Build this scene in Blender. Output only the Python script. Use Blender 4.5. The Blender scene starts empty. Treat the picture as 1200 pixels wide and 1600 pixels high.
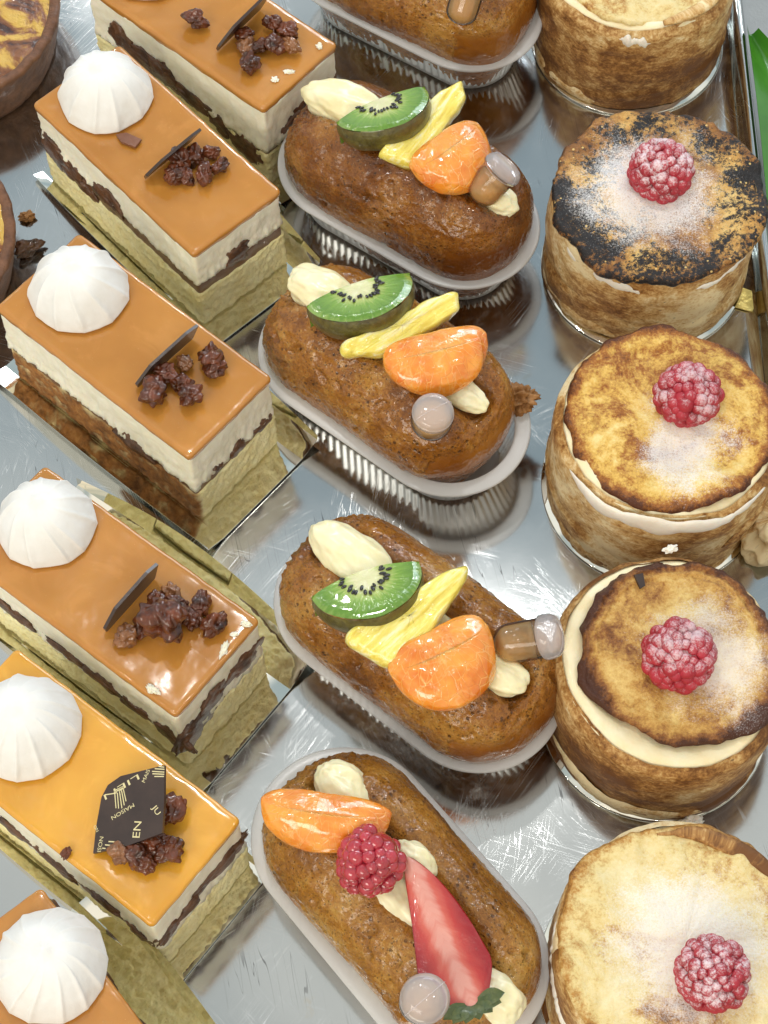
import bpy, math, random
from mathutils import Vector, Matrix, noise as mn

# ------------------------------------------------------------------ camera, world, lamps
SC = bpy.context.scene
COL = SC.collection
FPX, ELEV, DIST = 2930.0, math.radians(63.0), 68.8      # focal length in photo pixels, tilt, distance (cm)
FW = Vector((0, math.cos(ELEV), -math.sin(ELEV)))
UP = Vector((0, math.sin(ELEV), math.cos(ELEV)))
CAMP = -DIST * FW
cd = bpy.data.cameras.new('camera')
cam = bpy.data.objects.new('camera', cd); COL.objects.link(cam)
cam.location = CAMP * .01
cam.rotation_euler = (math.pi/2 - ELEV, 0, 0)
cd.sensor_fit = 'VERTICAL'; cd.sensor_height = 24.0; cd.lens = 24.0 * FPX / 1600
cd.clip_start = .02; cd.clip_end = 50
SC.camera = cam

def ray(px, py):
    return (FW + Vector((1, 0, 0)) * ((px-600)/FPX) + UP * ((800-py)/FPX)).normalized()
def at(px, py, z=0.0):
    d = ray(px, py); t = (z - CAMP.z) / d.z
    return CAMP + d*t

w = bpy.data.worlds.new('World'); SC.world = w; w.use_nodes = True
bg = w.node_tree.nodes['Background']
bg.inputs[1].default_value = .95
def _world():                       # shop interior all round: warm room in front, cooler street behind, uneven patches
    nt = w.node_tree; N = nt.nodes.new; L = nt.links.new
    tc = N('ShaderNodeTexCoord'); sx = N('ShaderNodeSeparateXYZ'); L(tc.outputs['Generated'], sx.inputs[0])
    mr = N('ShaderNodeMapRange'); mr.inputs[1].default_value = -.5; mr.inputs[2].default_value = .6; L(sx.outputs[1], mr.inputs[0])
    mx = N('ShaderNodeMix'); mx.data_type = 'RGBA'; L(mr.outputs[0], mx.inputs[0])
    mx.inputs[6].default_value = (1.12, 1.0, .84, 1); mx.inputs[7].default_value = (.78, .84, .86, 1)
    no = N('ShaderNodeTexNoise'); L(tc.outputs['Generated'], no.inputs[0]); no.inputs['Scale'].default_value = 5.5; no.inputs['Detail'].default_value = 2.5
    cr = N('ShaderNodeValToRGB'); L(no.outputs['Fac'], cr.inputs[0]); e = cr.color_ramp.elements
    e[0].position = .38; e[0].color = (.48, .57, .63, 1); e[1].position = .58; e[1].color = (1.05, 1.05, 1.04, 1)
    m2 = N('ShaderNodeMix'); m2.data_type = 'RGBA'; m2.blend_type = 'MULTIPLY'; m2.inputs[0].default_value = 1
    L(mx.outputs[2], m2.inputs[6]); L(cr.outputs[0], m2.inputs[7]); L(m2.outputs[2], bg.inputs[0])
_world()

def area(name, loc, target, sx, sy, power, col, shape='RECTANGLE'):
    l = bpy.data.lights.new(name, 'AREA'); l.shape = shape; l.size = sx; l.size_y = sy
    l.energy = power; l.color = col
    o = bpy.data.objects.new(name, l); COL.objects.link(o)
    o.location = loc
    o.rotation_euler = (Vector(target) - Vector(loc)).to_track_quat('-Z', 'Y').to_euler()
    return o
area('shop_window_light', (.45, 1.60, .95), (0, 0, 0), .9, .5, 8.6, (.76, .88, 1.0))
area('front_fill_light', (-.55, -1.0, .85), (0, 0, 0), .9, .40, 7.5, (1.0, .94, .82))  # added warm fill from the viewing side, brightens the front faces
for _px, _py in ((448, 1072), (484, 1078)):
    _d = ray(_px, _py); _d = Vector((_d.x, _d.y, -_d.z)); _p = at(_px, _py, 0) + _d*85
    area('spot_lamp', _p*.01, at(_px, _py, 0)*.01, .022, .022, .55, (1, .98, .95), 'DISK')
for _x in (-.75, -.35, .05, .45, .85):               # unseen row of small lamps, added for glints on the wet glaze
    area('glint_lamp', (_x, 1.02, .72), (_x*.3, 0, 0), .03, .03, .55, (1, .98, .94), 'DISK')
for _x, _y in ((-.8, -.35), (-.3, -.15), (.25, -.45), (.7, -.2)):     # spots over the counter
    area('counter_spot_lamp', (_x, _y, 1.35), (_x*.2, 0, 0), .035, .035, .50, (1, .96, .90), 'DISK')
SC.view_settings.view_transform = 'Standard'; SC.view_settings.look = 'None'
SC.view_settings.exposure = 0.06; SC.view_settings.gamma = 1.0
SC.view_settings.use_curve_mapping = False
SC.cycles.max_bounces = 12; SC.cycles.transparent_max_bounces = 24; SC.cycles.glossy_bounces = 6
SC.cycles.caustics_reflective = True; SC.cycles.caustics_refractive = False
SC.cycles.use_denoising = True

# ------------------------------------------------------------------ mesh helpers (centimetres)
R = random.Random(7)
def V(*a): return Vector(a)
def nz(p, f=1.0, s=0.0): return mn.noise(Vector((p[0]*f+s*7.13, p[1]*f-s*3.7, p[2]*f+s*5.1)))
def fr(p, f=1.0, s=0.0, oc=4):
    return mn.fractal(Vector((p[0]*f+s*7.13, p[1]*f-s*3.7, p[2]*f+s*5.1)), 1.0, 2.0, oc)
def sm(a, b, x):
    t = max(0., min(1., (x-a)/(b-a))); return t*t*(3-2*t)

class MB:
    def __init__(s): s.v = []; s.f = []
    def add(s, vs, fs):
        o = len(s.v); s.v += [tuple(x) for x in vs]; s.f += [tuple(i+o for i in q) for q in fs]
    def loft(s, rings, cap0=False, cap1=False, closed=True):
        n = len(rings[0]); o = len(s.v)
        for r in rings: s.v += [tuple(x) for x in r]
        for k in range(len(rings)-1):
            for i in range(n if closed else n-1):
                j = (i+1) % n
                s.f.append((o+k*n+i, o+k*n+j, o+(k+1)*n+j, o+(k+1)*n+i))
        if cap0: s.f.append(tuple(o+i for i in reversed(range(n))))
        if cap1: s.f.append(tuple(o+(len(rings)-1)*n+i for i in range(n)))
    def prism(s, poly, z0, z1):
        n = len(poly)
        s.loft([[(x, y, z0) for x, y in poly], [(x, y, z1) for x, y in poly]], True, True)
    def build(s, name, mat, parent=None, loc=None, rot=None, smooth=True):
        me = bpy.data.meshes.new(name)
        me.from_pydata([(x*.01, y*.01, z*.01) for x, y, z in s.v], [], s.f); me.update()
        if smooth: me.polygons.foreach_set('use_smooth', [True]*len(me.polygons))
        me.materials.append(mat)
        o = bpy.data.objects.new(name, me); COL.objects.link(o)
        if parent: o.parent = parent
        if loc is not None: o.location = Vector(loc)*.01
        if rot is not None: o.rotation_euler = rot
        return o

_ICO = {}
def ico(sub):
    if sub in _ICO: return _ICO[sub]
    t = (1+5**.5)/2
    v = [Vector(p).normalized() for p in [(-1,t,0),(1,t,0),(-1,-t,0),(1,-t,0),(0,-1,t),(0,1,t),(0,-1,-t),(0,1,-t),(t,0,-1),(t,0,1),(-t,0,-1),(-t,0,1)]]
    f = [(0,11,5),(0,5,1),(0,1,7),(0,7,10),(0,10,11),(1,5,9),(5,11,4),(11,10,2),(10,7,6),(7,1,8),(3,9,4),(3,4,2),(3,2,6),(3,6,8),(3,8,9),(4,9,5),(2,4,11),(6,2,10),(8,6,7),(9,8,1)]
    for _ in range(sub):
        c = {}; nf = []
        def mid(a, b):
            k = (min(a, b), max(a, b))
            if k not in c: v.append(((v[a]+v[b])/2).normalized()); c[k] = len(v)-1
            return c[k]
        for a, b, d in f:
            x, y, z = mid(a, b), mid(b, d), mid(d, a)
            nf += [(a, x, z), (b, y, x), (d, z, y), (x, y, z)]
        f = nf
    _ICO[sub] = (v, f); return _ICO[sub]

def tag(o, label=None, cat=None, group=None, kind=None):
    if label: o['label'] = label
    if cat: o['category'] = cat
    if group: o['group'] = group
    if kind: o['kind'] = kind
    return o
def empty(name, loc, rot, label, cat, group=None):
    o = bpy.data.objects.new(name, None); COL.objects.link(o); o.empty_display_size = .01
    o.location = Vector(loc)*.01; o.rotation_euler = rot
    return tag(o, label, cat, group)
def basis(x, y, z): return Matrix((x, y, z)).transposed().to_euler()

# ------------------------------------------------------------------ material helpers
class Mt:
    def __init__(s, name):
        s.m = bpy.data.materials.new(name); s.m.use_nodes = True; s.nt = s.m.node_tree
        s.b = s.nt.nodes['Principled BSDF']; s.out = s.nt.nodes['Material Output']; s._c = None
    def n(s, t, **k):
        x = s.nt.nodes.new(t)
        for a, b in k.items(): setattr(x, a, b)
        return x
    def lk(s, a, b):
        if isinstance(a, (int, float)): b.default_value = a
        elif isinstance(a, tuple): b.default_value = a if len(a) == len(b.default_value) else (*a, 1)
        else: s.nt.links.new(a, b)
    def co(s, rnd=True):                   # object coordinates in centimetres, shifted per object
        if s._c is None:
            tc = s.n('ShaderNodeTexCoord'); a = s.n('ShaderNodeVectorMath', operation='SCALE')
            s.lk(tc.outputs['Object'], a.inputs[0]); a.inputs['Scale'].default_value = 100
            s.raw = a.outputs[0]
            oi = s.n('ShaderNodeObjectInfo'); b = s.n('ShaderNodeMath', operation='MULTIPLY')
            s.lk(oi.outputs['Random'], b.inputs[0]); b.inputs[1].default_value = 137.0
            c = s.n('ShaderNodeVectorMath', operation='ADD')
            s.lk(a.outputs[0], c.inputs[0]); s.lk(b.outputs[0], c.inputs[1]); s._c = c.outputs[0]
        return s._c if rnd else s.raw
    def mp(s, vec, sc=(1,1,1), rot=(0,0,0), loc=(0,0,0)):
        x = s.n('ShaderNodeMapping'); s.lk(vec, x.inputs[0]); x.inputs['Scale'].default_value = sc
        x.inputs['Rotation'].default_value = rot; x.inputs['Location'].default_value = loc; return x.outputs[0]
    def noise(s, scale, det=4, rough=.55, dist=0., vec=None):
        x = s.n('ShaderNodeTexNoise'); s.lk(s.co() if vec is None else vec, x.inputs['Vector'])
        x.inputs['Scale'].default_value = scale; x.inputs['Detail'].default_value = det
        x.inputs['Roughness'].default_value = rough; x.inputs['Distortion'].default_value = dist
        return x.outputs['Fac']
    def vor(s, scale, feat='F1', vec=None):
        x = s.n('ShaderNodeTexVoronoi', feature=feat); s.lk(s.co() if vec is None else vec, x.inputs['Vector'])
        x.inputs['Scale'].default_value = scale; return x.outputs['Distance']
    def ramp(s, fac, stops):
        x = s.n('ShaderNodeValToRGB'); s.lk(fac, x.inputs[0]); e = x.color_ramp.elements
        while len(e) < len(stops): e.new(.5)
        for el, (p, c) in zip(e, stops):
            el.position = p; el.color = (c, c, c, 1) if isinstance(c, (int, float)) else (*c, 1)
        return x.outputs[0]
    def step(s, x, a, b, lo=0., hi=1.):
        m = s.n('ShaderNodeMapRange', interpolation_type='SMOOTHSTEP'); s.lk(x, m.inputs[0])
        m.inputs[1].default_value = a; m.inputs[2].default_value = b; m.inputs[3].default_value = lo; m.inputs[4].default_value = hi
        return m.outputs[0]
    def mix(s, f, a, b):
        x = s.n('ShaderNodeMix', data_type='RGBA'); s.lk(f, x.inputs[0]); s.lk(a, x.inputs[6]); s.lk(b, x.inputs[7]); return x.outputs[2]
    def ma(s, op, a, b=0., clamp=False):
        x = s.n('ShaderNodeMath', operation=op, use_clamp=clamp); s.lk(a, x.inputs[0]); s.lk(b, x.inputs[1]); return x.outputs[0]
    def xyz(s, vec):
        x = s.n('ShaderNodeSeparateXYZ'); s.lk(vec, x.inputs[0]); return x.outputs
    def dist(s, c):
        x = s.n('ShaderNodeVectorMath', operation='DISTANCE'); s.co(); s.lk(s.raw, x.inputs[0]); x.inputs[1].default_value = c; return x.outputs['Value']
    def bump(s, h, strength=.3, dist=.05, prev=None):
        x = s.n('ShaderNodeBump'); s.lk(h, x.inputs['Height']); x.inputs['Strength'].default_value = strength
        x.inputs['Distance'].default_value = dist*.01
        if prev is not None: s.lk(prev, x.inputs['Normal'])
        return x.outputs[0]
    def nzup(s):
        g = s.n('ShaderNodeNewGeometry'); return s.xyz(g.outputs['Normal'])[2]
    def set(s, **k):
        al = dict(col='Base Color', rough='Roughness', metal='Metallic', nrm='Normal', sss='Subsurface Weight', ssr='Subsurface Radius',
                  sscale='Subsurface Scale', coat='Coat Weight', crough='Coat Roughness', spec='Specular IOR Level', trans='Transmission Weight',
                  ior='IOR', alpha='Alpha', aniso='Anisotropic', cnrm='Coat Normal', anirot='Anisotropic Rotation')
        for a, v in k.items(): s.lk(v, s.b.inputs[al[a]])
        return s
SSR = (1.0, .6, .35)

# ---- tray
def mat_tray():
    t = Mt('brushed_steel'); c = t.co(False)
    tot = None
    for i, (rz, sx, sy, wd) in enumerate([(.3, .10, 5.5, .0045), (1.15, .16, 4.2, .004), (2.2, .12, 6.5, .005), (-.55, .22, 7., .004), (1.75, .3, 5., .006), (.85, .4, 9., .005)]):
        v = t.mp(c, (sx, sy, 1), (0, 0, 0), (i*13.7, i*5.3, i*3.)) if False else t.mp(t.mp(c, rot=(0, 0, rz)), (sx, sy, 1), loc=(i*13.7, i*5.3, i*3.))
        nn = t.noise(1.0, 1.5, .5, .35, v)
        line = t.step(t.ma('ABSOLUTE', t.ma('SUBTRACT', nn, .5)), wd, wd*2.2, 1, 0)
        gate = t.step(t.noise(.3, 2, .5, 0, t.mp(c, loc=(i*9., 4., i*2.))), .52, .68)
        line = t.ma('MULTIPLY', line, gate)
        tot = line if tot is None else t.ma('MAXIMUM', tot, line)
    br = t.noise(1., 3, .6, 0, t.mp(c, (2.0, 22, 1), (0, 0, .0)))
    cl = t.noise(.12, 4, .55)
    base = t.ramp(cl, [(.3, (.50, .52, .52)), (.7, (.60, .61, .60))])
    dirt = t.step(t.noise(.55, 5, .6, .4), .66, .78)
    base = t.mix(t.ma('MULTIPLY', dirt, .35), base, (.55, .45, .30))
    dark = t.noise(1., 1.2, .5, .3, t.mp(t.mp(c, rot=(0, 0, 1.35)), (.13, 3.1, 1), loc=(3, 31, 7)))
    dl = t.step(t.ma('ABSOLUTE', t.ma('SUBTRACT', dark, .5)), .002, .005, 1, 0)
    dl = t.ma('MULTIPLY', dl, t.step(t.noise(.25, 2, .5), .5, .62))
    base = t.mix(t.ma('MULTIPLY', tot, .3), base, (.85, .86, .86))
    base = t.mix(t.ma('MULTIPLY', dl, .7), base, (.12, .12, .12))
    ro = t.ma('ADD', t.ramp(cl, [(.3, .07), (.7, .12)]), t.ma('MULTIPLY', tot, .16))
    ro = t.ma('ADD', ro, t.ma('MULTIPLY', br, .05))
    h = t.ma('ADD', t.ma('MULTIPLY', br, .2), t.ma('MULTIPLY', tot, -.5))
    h = t.ma('ADD', h, t.ma('MULTIPLY', t.noise(.5, 2), 4.))
    t.set(col=base, metal=1., rough=ro, nrm=t.bump(h, .035, .012))
    return t.m
# ---- cake slice
def mat_caramel(name, a, b):
    t = Mt(name)
    col = t.ramp(t.noise(.35, 3), [(.3, a), (.7, b)])
    x, y, z = t.xyz(t.co(False))
    col = t.mix(t.ma('MULTIPLY', t.step(t.noise(.5, 4, .6, 1.2), .5, .7), .3), col, tuple(min(1, c*1.25+.03) for c in b))
    col = t.mix(t.ma('MULTIPLY', t.step(t.vor(4.5), .07, .03), .35), col, (.85, .55, .22))
    h = t.ma('ADD', t.ma('MULTIPLY', t.noise(.6, 3, .5), 1.), t.ma('MULTIPLY', t.step(t.vor(4.5), .09, .0), .10))
    t.set(col=col, rough=.16, sss=.25, ssr=(1, .4, .1), sscale=.002, coat=.5, crough=.05, nrm=t.bump(h, .35, .12))
    return t.m
def mat_mousse(name, a, b):
    t = Mt(name)
    n1 = t.noise(1., 5, .65, .4, t.mp(t.co(), (1, 1, 2.2)))
    col = t.ramp(n1, [(.3, a), (.62, b)])
    sp = t.step(t.vor(6.), .075, .04)
    col = t.mix(t.ma('MULTIPLY', sp, .6), col, (.12, .07, .03))
    h = t.ma('ADD', n1, t.ma('MULTIPLY', t.noise(7, 5, .7, .0, t.mp(t.co(), (1, 1, .35))), .6))
    t.set(col=col, rough=.5, sss=.3, ssr=SSR, sscale=.002, nrm=t.bump(h, .28, .10)); return t.m
def mat_sponge(name, a, b, crust=False, W=4.2):
    t = Mt(name)
    n1 = t.noise(1.3, 6, .7); vv = t.vor(5.5); v2 = t.vor(11.)
    col = t.ramp(n1, [(.25, a), (.65, b)])
    pit = t.ma('MAXIMUM', t.step(vv, .20, .07), t.ma('MULTIPLY', t.step(v2, .25, .1), .6))
    col = t.mix(t.ma('MULTIPLY', pit, .55), col, (.62, .46, .19))
    tops = t.xyz(t.co(False))[2]
    if crust:
        x, y, z = t.xyz(t.co(False))
        k = t.step(t.ma('ADD', y, t.ma('MULTIPLY', t.noise(1.2, 4), .5)), -W/2+.45, -W/2+.2)
        br = t.ramp(t.noise(1.6, 6, .7), [(.3, (.10, .04, .012)), (.55, (.33, .14, .035)), (.75, (.5, .26, .08))])
        col = t.mix(k, col, br)
    h = t.ma('ADD', t.ma('MULTIPLY', n1, .7), t.ma('ADD', t.ma('MULTIPLY', vv, .7), t.ma('MULTIPLY', v2, .4)))
    t.set(col=col, rough=.85, sss=.15, ssr=SSR, sscale=.002, nrm=t.bump(h, .4, .10)); return t.m
def simple(name, a, b, scale=2., rough=.4, coat=0., bump=.3, bs=6., sss=0., sscale=.002, dist=.08, **k):
    t = Mt(name)
    t.set(col=t.ramp(t.noise(scale, 5, .6), [(.3, a), (.7, b)]), rough=rough, coat=coat, sss=sss, ssr=SSR, sscale=sscale,
          nrm=t.bump(t.noise(bs, 5, .65), bump, dist), **k)
    return t.m
MAT = {}
MAT['tray'] = mat_tray()
MAT['caramel'] = mat_caramel('caramel_glaze', (.42, .175, .028), (.51, .225, .042))
MAT['caramel_sunlit'] = mat_caramel('sunlit_caramel_glaze', (.62, .29, .026), (.72, .37, .042))  # same caramel glaze, sunlit brightness put into its colour
MAT['mousse'] = mat_mousse('vanilla_mousse', (.80, .74, .56), (.90, .86, .72))
MAT['sponge'] = mat_sponge('sponge_crumb', (.86, .73, .32), (.93, .86, .52))
MAT['sponge_crust'] = mat_sponge('browned_sponge', (.86, .73, .32), (.93, .86, .52), True)
MAT['choc'] = simple('chocolate_praline', (.14, .07, .032), (.23, .125, .065), 1., .4, .1, .3)
MAT['lump'] = simple('dark_praline', (.035, .014, .007), (.17, .07, .026), 1.5, .35, .3, .8, 5.)
MAT['nut'] = simple('candied_nut_sugar', (.016, .004, .002), (.17, .042, .014), 1.8, .3, .9, .35, 4., dist=.08, crough=.03, spec=.15)
MAT['nut_pale'] = simple('pale_candied_nut', (.07, .022, .008), (.32, .13, .045), 1.8, .28, .8, .45, 4., dist=.1, crough=.04, spec=.3)
MAT['shard'] = simple('dark_chocolate', (.030, .018, .016), (.050, .030, .024), 1.2, .32, .25, .08, 9.)
MAT['print'] = simple('gold_print', (.60, .53, .28), (.68, .6, .34), 3., .45, 0., .05)
t = Mt('gold_card')
t.set(col=t.ramp(t.noise(.5, 3), [(.3, (.84, .82, .73)), (.7, (.90, .88, .79))]), metal=1., rough=t.ramp(t.noise(.8, 4), [(.3, .03), (.8, .07)]), nrm=t.bump(t.noise(.6, 2), .12, .08))
MAT['card'] = t.m
t = Mt('meringue')
n1 = t.noise(1.2, 4)
t.set(col=t.ramp(n1, [(.3, (.74, .725, .69)), (.7, (.80, .795, .78))]), rough=.55, sss=.12, ssr=(1, .9, .8), sscale=.0015,
      nrm=t.bump(t.ma('ADD', n1, t.ma('MULTIPLY', t.noise(9, 4, .6), .3)), .3, .08))
MAT['meringue'] = t.m
# ---- baba
def mat_baba(name, dk, md, lt):
    t = Mt(name); x, y, z = t.xyz(t.co(False))
    n1 = t.noise(.45, 6, .6, .2); n2 = t.noise(5.5, 5, .75); vv = t.vor(4.2, vec=t.mp(t.co(), (1, 1, 1))); v2 = t.vor(8.)
    col = t.ramp(t.ma('ADD', t.ma('MULTIPLY', n1, .65), t.ma('MULTIPLY', n2, .35)), [(.36, dk), (.44, tuple(a_*.5+b_*.5 for a_, b_ in zip(dk, md))), (.5, md), (.59, lt)])
    pg = t.step(t.noise(.8, 3), .48, .6)
    pit = t.ma('MULTIPLY', t.step(vv, .30, .12), pg)
    pit2 = t.ma('MULTIPLY', t.step(v2, .32, .14), t.step(n2, .42, .55))
    pits = t.ma('MAXIMUM', pit, t.ma('MULTIPLY', pit2, .6))
    col = t.mix(t.ma('MULTIPLY', pits, .75), col, tuple(c*.35 for c in dk))
    end = t.step(t.ma('ADD', x, t.ma('MULTIPLY', t.noise(.9, 3), 1.6)), 4.0, 4.25)       # smooth oven-skin end
    low = t.step(z, 4.3, 3.7); end = t.ma('MULTIPLY', end, low)
    col = t.mix(end, col, t.ramp(t.noise(.5, 3), [(.3, tuple(c*.9 for c in dk)), (.7, tuple(c*.75 for c in md))]))
    h = t.ma('ADD', t.ma('MULTIPLY', n2, .9), t.ma('MULTIPLY', t.noise(11, 4, .7), .5))
    h = t.ma('SUBTRACT', h, t.ma('MULTIPLY', pits, 1.2))
    h = t.ma('MULTIPLY', h, t.step(end, 0, 1, 1, .05))
    ro = t.step(t.noise(1.6, 4, .6), .35, .65, .16, .5)
    t.set(col=col, rough=ro, coat=t.step(t.noise(1.1, 4, .6), .32, .46, .35, 1.), crough=.04, nrm=t.bump(h, 1., .18), cnrm=t.bump(t.ma('ADD', t.ma('MULTIPLY', h, .07), t.noise(2.2, 2.5, .5)), .75, .16),
          sss=.04, ssr=(1, .4, .15), sscale=.0015, spec=.15)
    return t.m
MAT['baba_dark'] = mat_baba('soaked_sponge_dark', (.14, .036, .004), (.33, .11, .012), (.50, .21, .038))
MAT['baba'] = mat_baba('soaked_sponge', (.20, .058, .006), (.48, .18, .020), (.68, .34, .07))
MAT['baba_gold'] = mat_baba('soaked_sponge_golden', (.27, .092, .009), (.55, .235, .030), (.74, .41, .095))
t = Mt('custard_cream'); n1 = t.noise(1.1, 3)
t.set(col=t.ramp(n1, [(.3, (.80, .71, .40)), (.7, (.86, .81, .56))]), rough=.35, coat=.3, crough=.15, sss=.3, ssr=SSR, sscale=.003, nrm=t.bump(t.ma('ADD', n1, t.ma('MULTIPLY', t.noise(5, 3), .2)), .3, .12))
MAT['cream'] = t.m
def thin_plastic(name, col, opac, rough=.2, tint=(.98, .98, .98)):
    t = Mt(name); nt = t.nt
    tr = t.n('ShaderNodeBsdfTransparent'); tr.inputs[0].default_value = (*tint, 1)
    d = t.n('ShaderNodeBsdfDiffuse'); d.inputs[0].default_value = (*col, 1)
    tl = t.n('ShaderNodeBsdfTranslucent'); tl.inputs[0].default_value = (*col, 1)
    g = t.n('ShaderNodeBsdfGlossy'); g.inputs['Roughness'].default_value = rough
    m0 = t.n('ShaderNodeMixShader'); m0.inputs[0].default_value = .5; nt.links.new(d.outputs[0], m0.inputs[1]); nt.links.new(tl.outputs[0], m0.inputs[2])
    m1 = t.n('ShaderNodeMixShader'); t.lk(opac, m1.inputs[0]); nt.links.new(tr.outputs[0], m1.inputs[1]); nt.links.new(m0.outputs[0], m1.inputs[2])
    fz = t.n('ShaderNodeFresnel'); fz.inputs[0].default_value = 1.45
    m2 = t.n('ShaderNodeMixShader'); nt.links.new(fz.outputs[0], m2.inputs[0]); nt.links.new(m1.outputs[0], m2.inputs[1]); nt.links.new(g.outputs[0], m2.inputs[2])
    nt.links.new(m2.outputs[0], t.out.inputs[0]); return t.m
MAT['rim'] = thin_plastic('frosted_plastic_rim', (1, 1, 1), .93, .25)
MAT['wall'] = thin_plastic('clear_ribbed_plastic', (1, 1, .98), .34, .42)
MAT['bulb'] = thin_plastic('frosted_bulb_plastic', (1, .96, .98), .50, .07, (1, .97, .98))
MAT['tube'] = thin_plastic('clear_tube_plastic', (.95, .85, .75), .06, .06)
MAT['syrup'] = thin_plastic('amber_syrup', (1., .66, .24), .62, .1, (1., .74, .42))
# ---- fruit
def mat_kiwi():
    t = Mt('kiwi_flesh'); t.co(); x, y, z = t.xyz(t.raw)
    r = t.ma('SQRT', t.ma('ADD', t.ma('MULTIPLY', x, x), t.ma('MULTIPLY', y, y)))
    an = t.ma('ARCTAN2', y, x)
    cb = t.n('ShaderNodeCombineXYZ'); t.lk(t.ma('MULTIPLY', an, 9.), cb.inputs[0]); t.lk(t.ma('MULTIPLY', r, .9), cb.inputs[1])
    st = t.noise(1.3, 2, .5, 0, cb.outputs[0])
    rr = t.ma('ADD', r, t.ma('MULTIPLY', t.ma('SUBTRACT', st, .5), .7))
    col = t.ramp(t.ma('DIVIDE', rr, 2.0), [(.2, (.72, .70, .40)), (.34, (.46, .54, .15)), (.52, (.19, .34, .035)), (.8, (.11, .235, .018)), (.92, (.22, .34, .06))])
    t.set(col=col, rough=.12, coat=.8, crough=.04, sss=.35, ssr=(.6, 1, .3), sscale=.003, nrm=t.bump(t.ma('ADD', st, t.noise(3, 3)), .35, .08)); return t.m
MAT['kiwi'] = mat_kiwi()
MAT['kiwi_skin'] = simple('kiwi_skin', (.05, .04, .008), (.13, .11, .018), 4., .3, .6, .5, 9.)
MAT['seed'] = simple('kiwi_seed', (.006, .005, .004), (.015, .012, .01), 3., .2, .5, .05)
def mat_pine():
    t = Mt('pineapple_flesh'); v = t.mp(t.co(), (.7, 5, 5)); n = t.noise(1., 4, .6, .2, v)
    t.set(col=t.ramp(n, [(.3, (.68, .50, .05)), (.5, (.85, .72, .14)), (.66, (.90, .84, .46))]), rough=.15, coat=.9, crough=.05, sss=.4, ssr=(1, .8, .3), sscale=.004,
          nrm=t.bump(t.ma('ADD', n, t.ma('MULTIPLY', t.noise(4, 3), .6)), .6, .12)); return t.m
MAT['pine'] = mat_pine()
def mat_mand():
    t = Mt('mandarin_flesh'); t.co(); x, y, z = t.xyz(t.raw)
    an = t.ma('ARCTAN2', x, t.ma('ADD', y, 1.0)); rr = t.ma('SQRT', t.ma('ADD', t.ma('MULTIPLY', x, x), t.ma('MULTIPLY', t.ma('ADD', y, 1.), t.ma('ADD', y, 1.))))
    cb = t.n('ShaderNodeCombineXYZ'); t.lk(t.ma('MULTIPLY', an, 5.), cb.inputs[0]); t.lk(t.ma('MULTIPLY', rr, 1.1), cb.inputs[1]); t.lk(t.ma('MULTIPLY', z, 1.), cb.inputs[2])
    vv = t.vor(1.5, 'DISTANCE_TO_EDGE', cb.outputs[0])
    pulp = t.step(vv, .0, .05)
    col = t.mix(t.ma('MAXIMUM', pulp, t.step(t.noise(.8, 2), .5, .4)), (.84, .38, .08), t.ramp(t.noise(1.2, 3), [(.3, (.70, .17, .008)), (.7, (.88, .37, .05))]))
    vein = t.step(t.ma('ABSOLUTE', t.ma('SUBTRACT', t.noise(.9, 4, .55, .6), .5)), .006, .022, 1, 0)
    col = t.mix(t.ma('MULTIPLY', vein, .2), col, (.9, .62, .28))
    t.set(col=col, rough=.14, coat=.9, crough=.04, sss=.35, ssr=(1, .45, .12), sscale=.004, nrm=t.bump(t.ma('ADD', t.ma('MULTIPLY', pulp, .5), t.noise(2, 3)), .35, .1)); return t.m
MAT['mandarin'] = mat_mand()
def mat_rasp(name, sugar):
    t = Mt(name); col = t.ramp(t.noise(1.4, 3), [(.3, (.30, .010, .022)), (.7, (.48, .03, .055))])
    if sugar:
        g = t.noise(13, 5, .75); up = t.nzup()
        k = t.ma('ADD', t.ma('MULTIPLY', up, .42), t.ma('MULTIPLY', t.ma('SUBTRACT', g, .5), 1.5))
        k = t.ma('ADD', k, t.ma('MULTIPLY', t.ma('SUBTRACT', t.noise(1.0, 3), .5), 1.3))
        k = t.step(k, .14, .64, 0, sugar*.92)
        col = t.mix(k, col, (.86, .80, .84))
        t.set(col=col, rough=.55, sss=.2, ssr=(1, .3, .3), sscale=.002, nrm=t.bump(t.noise(14, 4), .5, .05))
    else:
        t.set(col=col, rough=.1, coat=1., crough=.03, sss=.4, ssr=(1, .2, .2), sscale=.003, nrm=t.bump(t.noise(3, 3), .15, .05))
    return t.m
MAT['rasp'] = mat_rasp('glazed_raspberry', 0)
MAT['rasp_sugar'] = mat_rasp('sugared_raspberry', .82)
MAT['rasp_sugar_light'] = mat_rasp('lightly_sugared_raspberry', .6)
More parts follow.
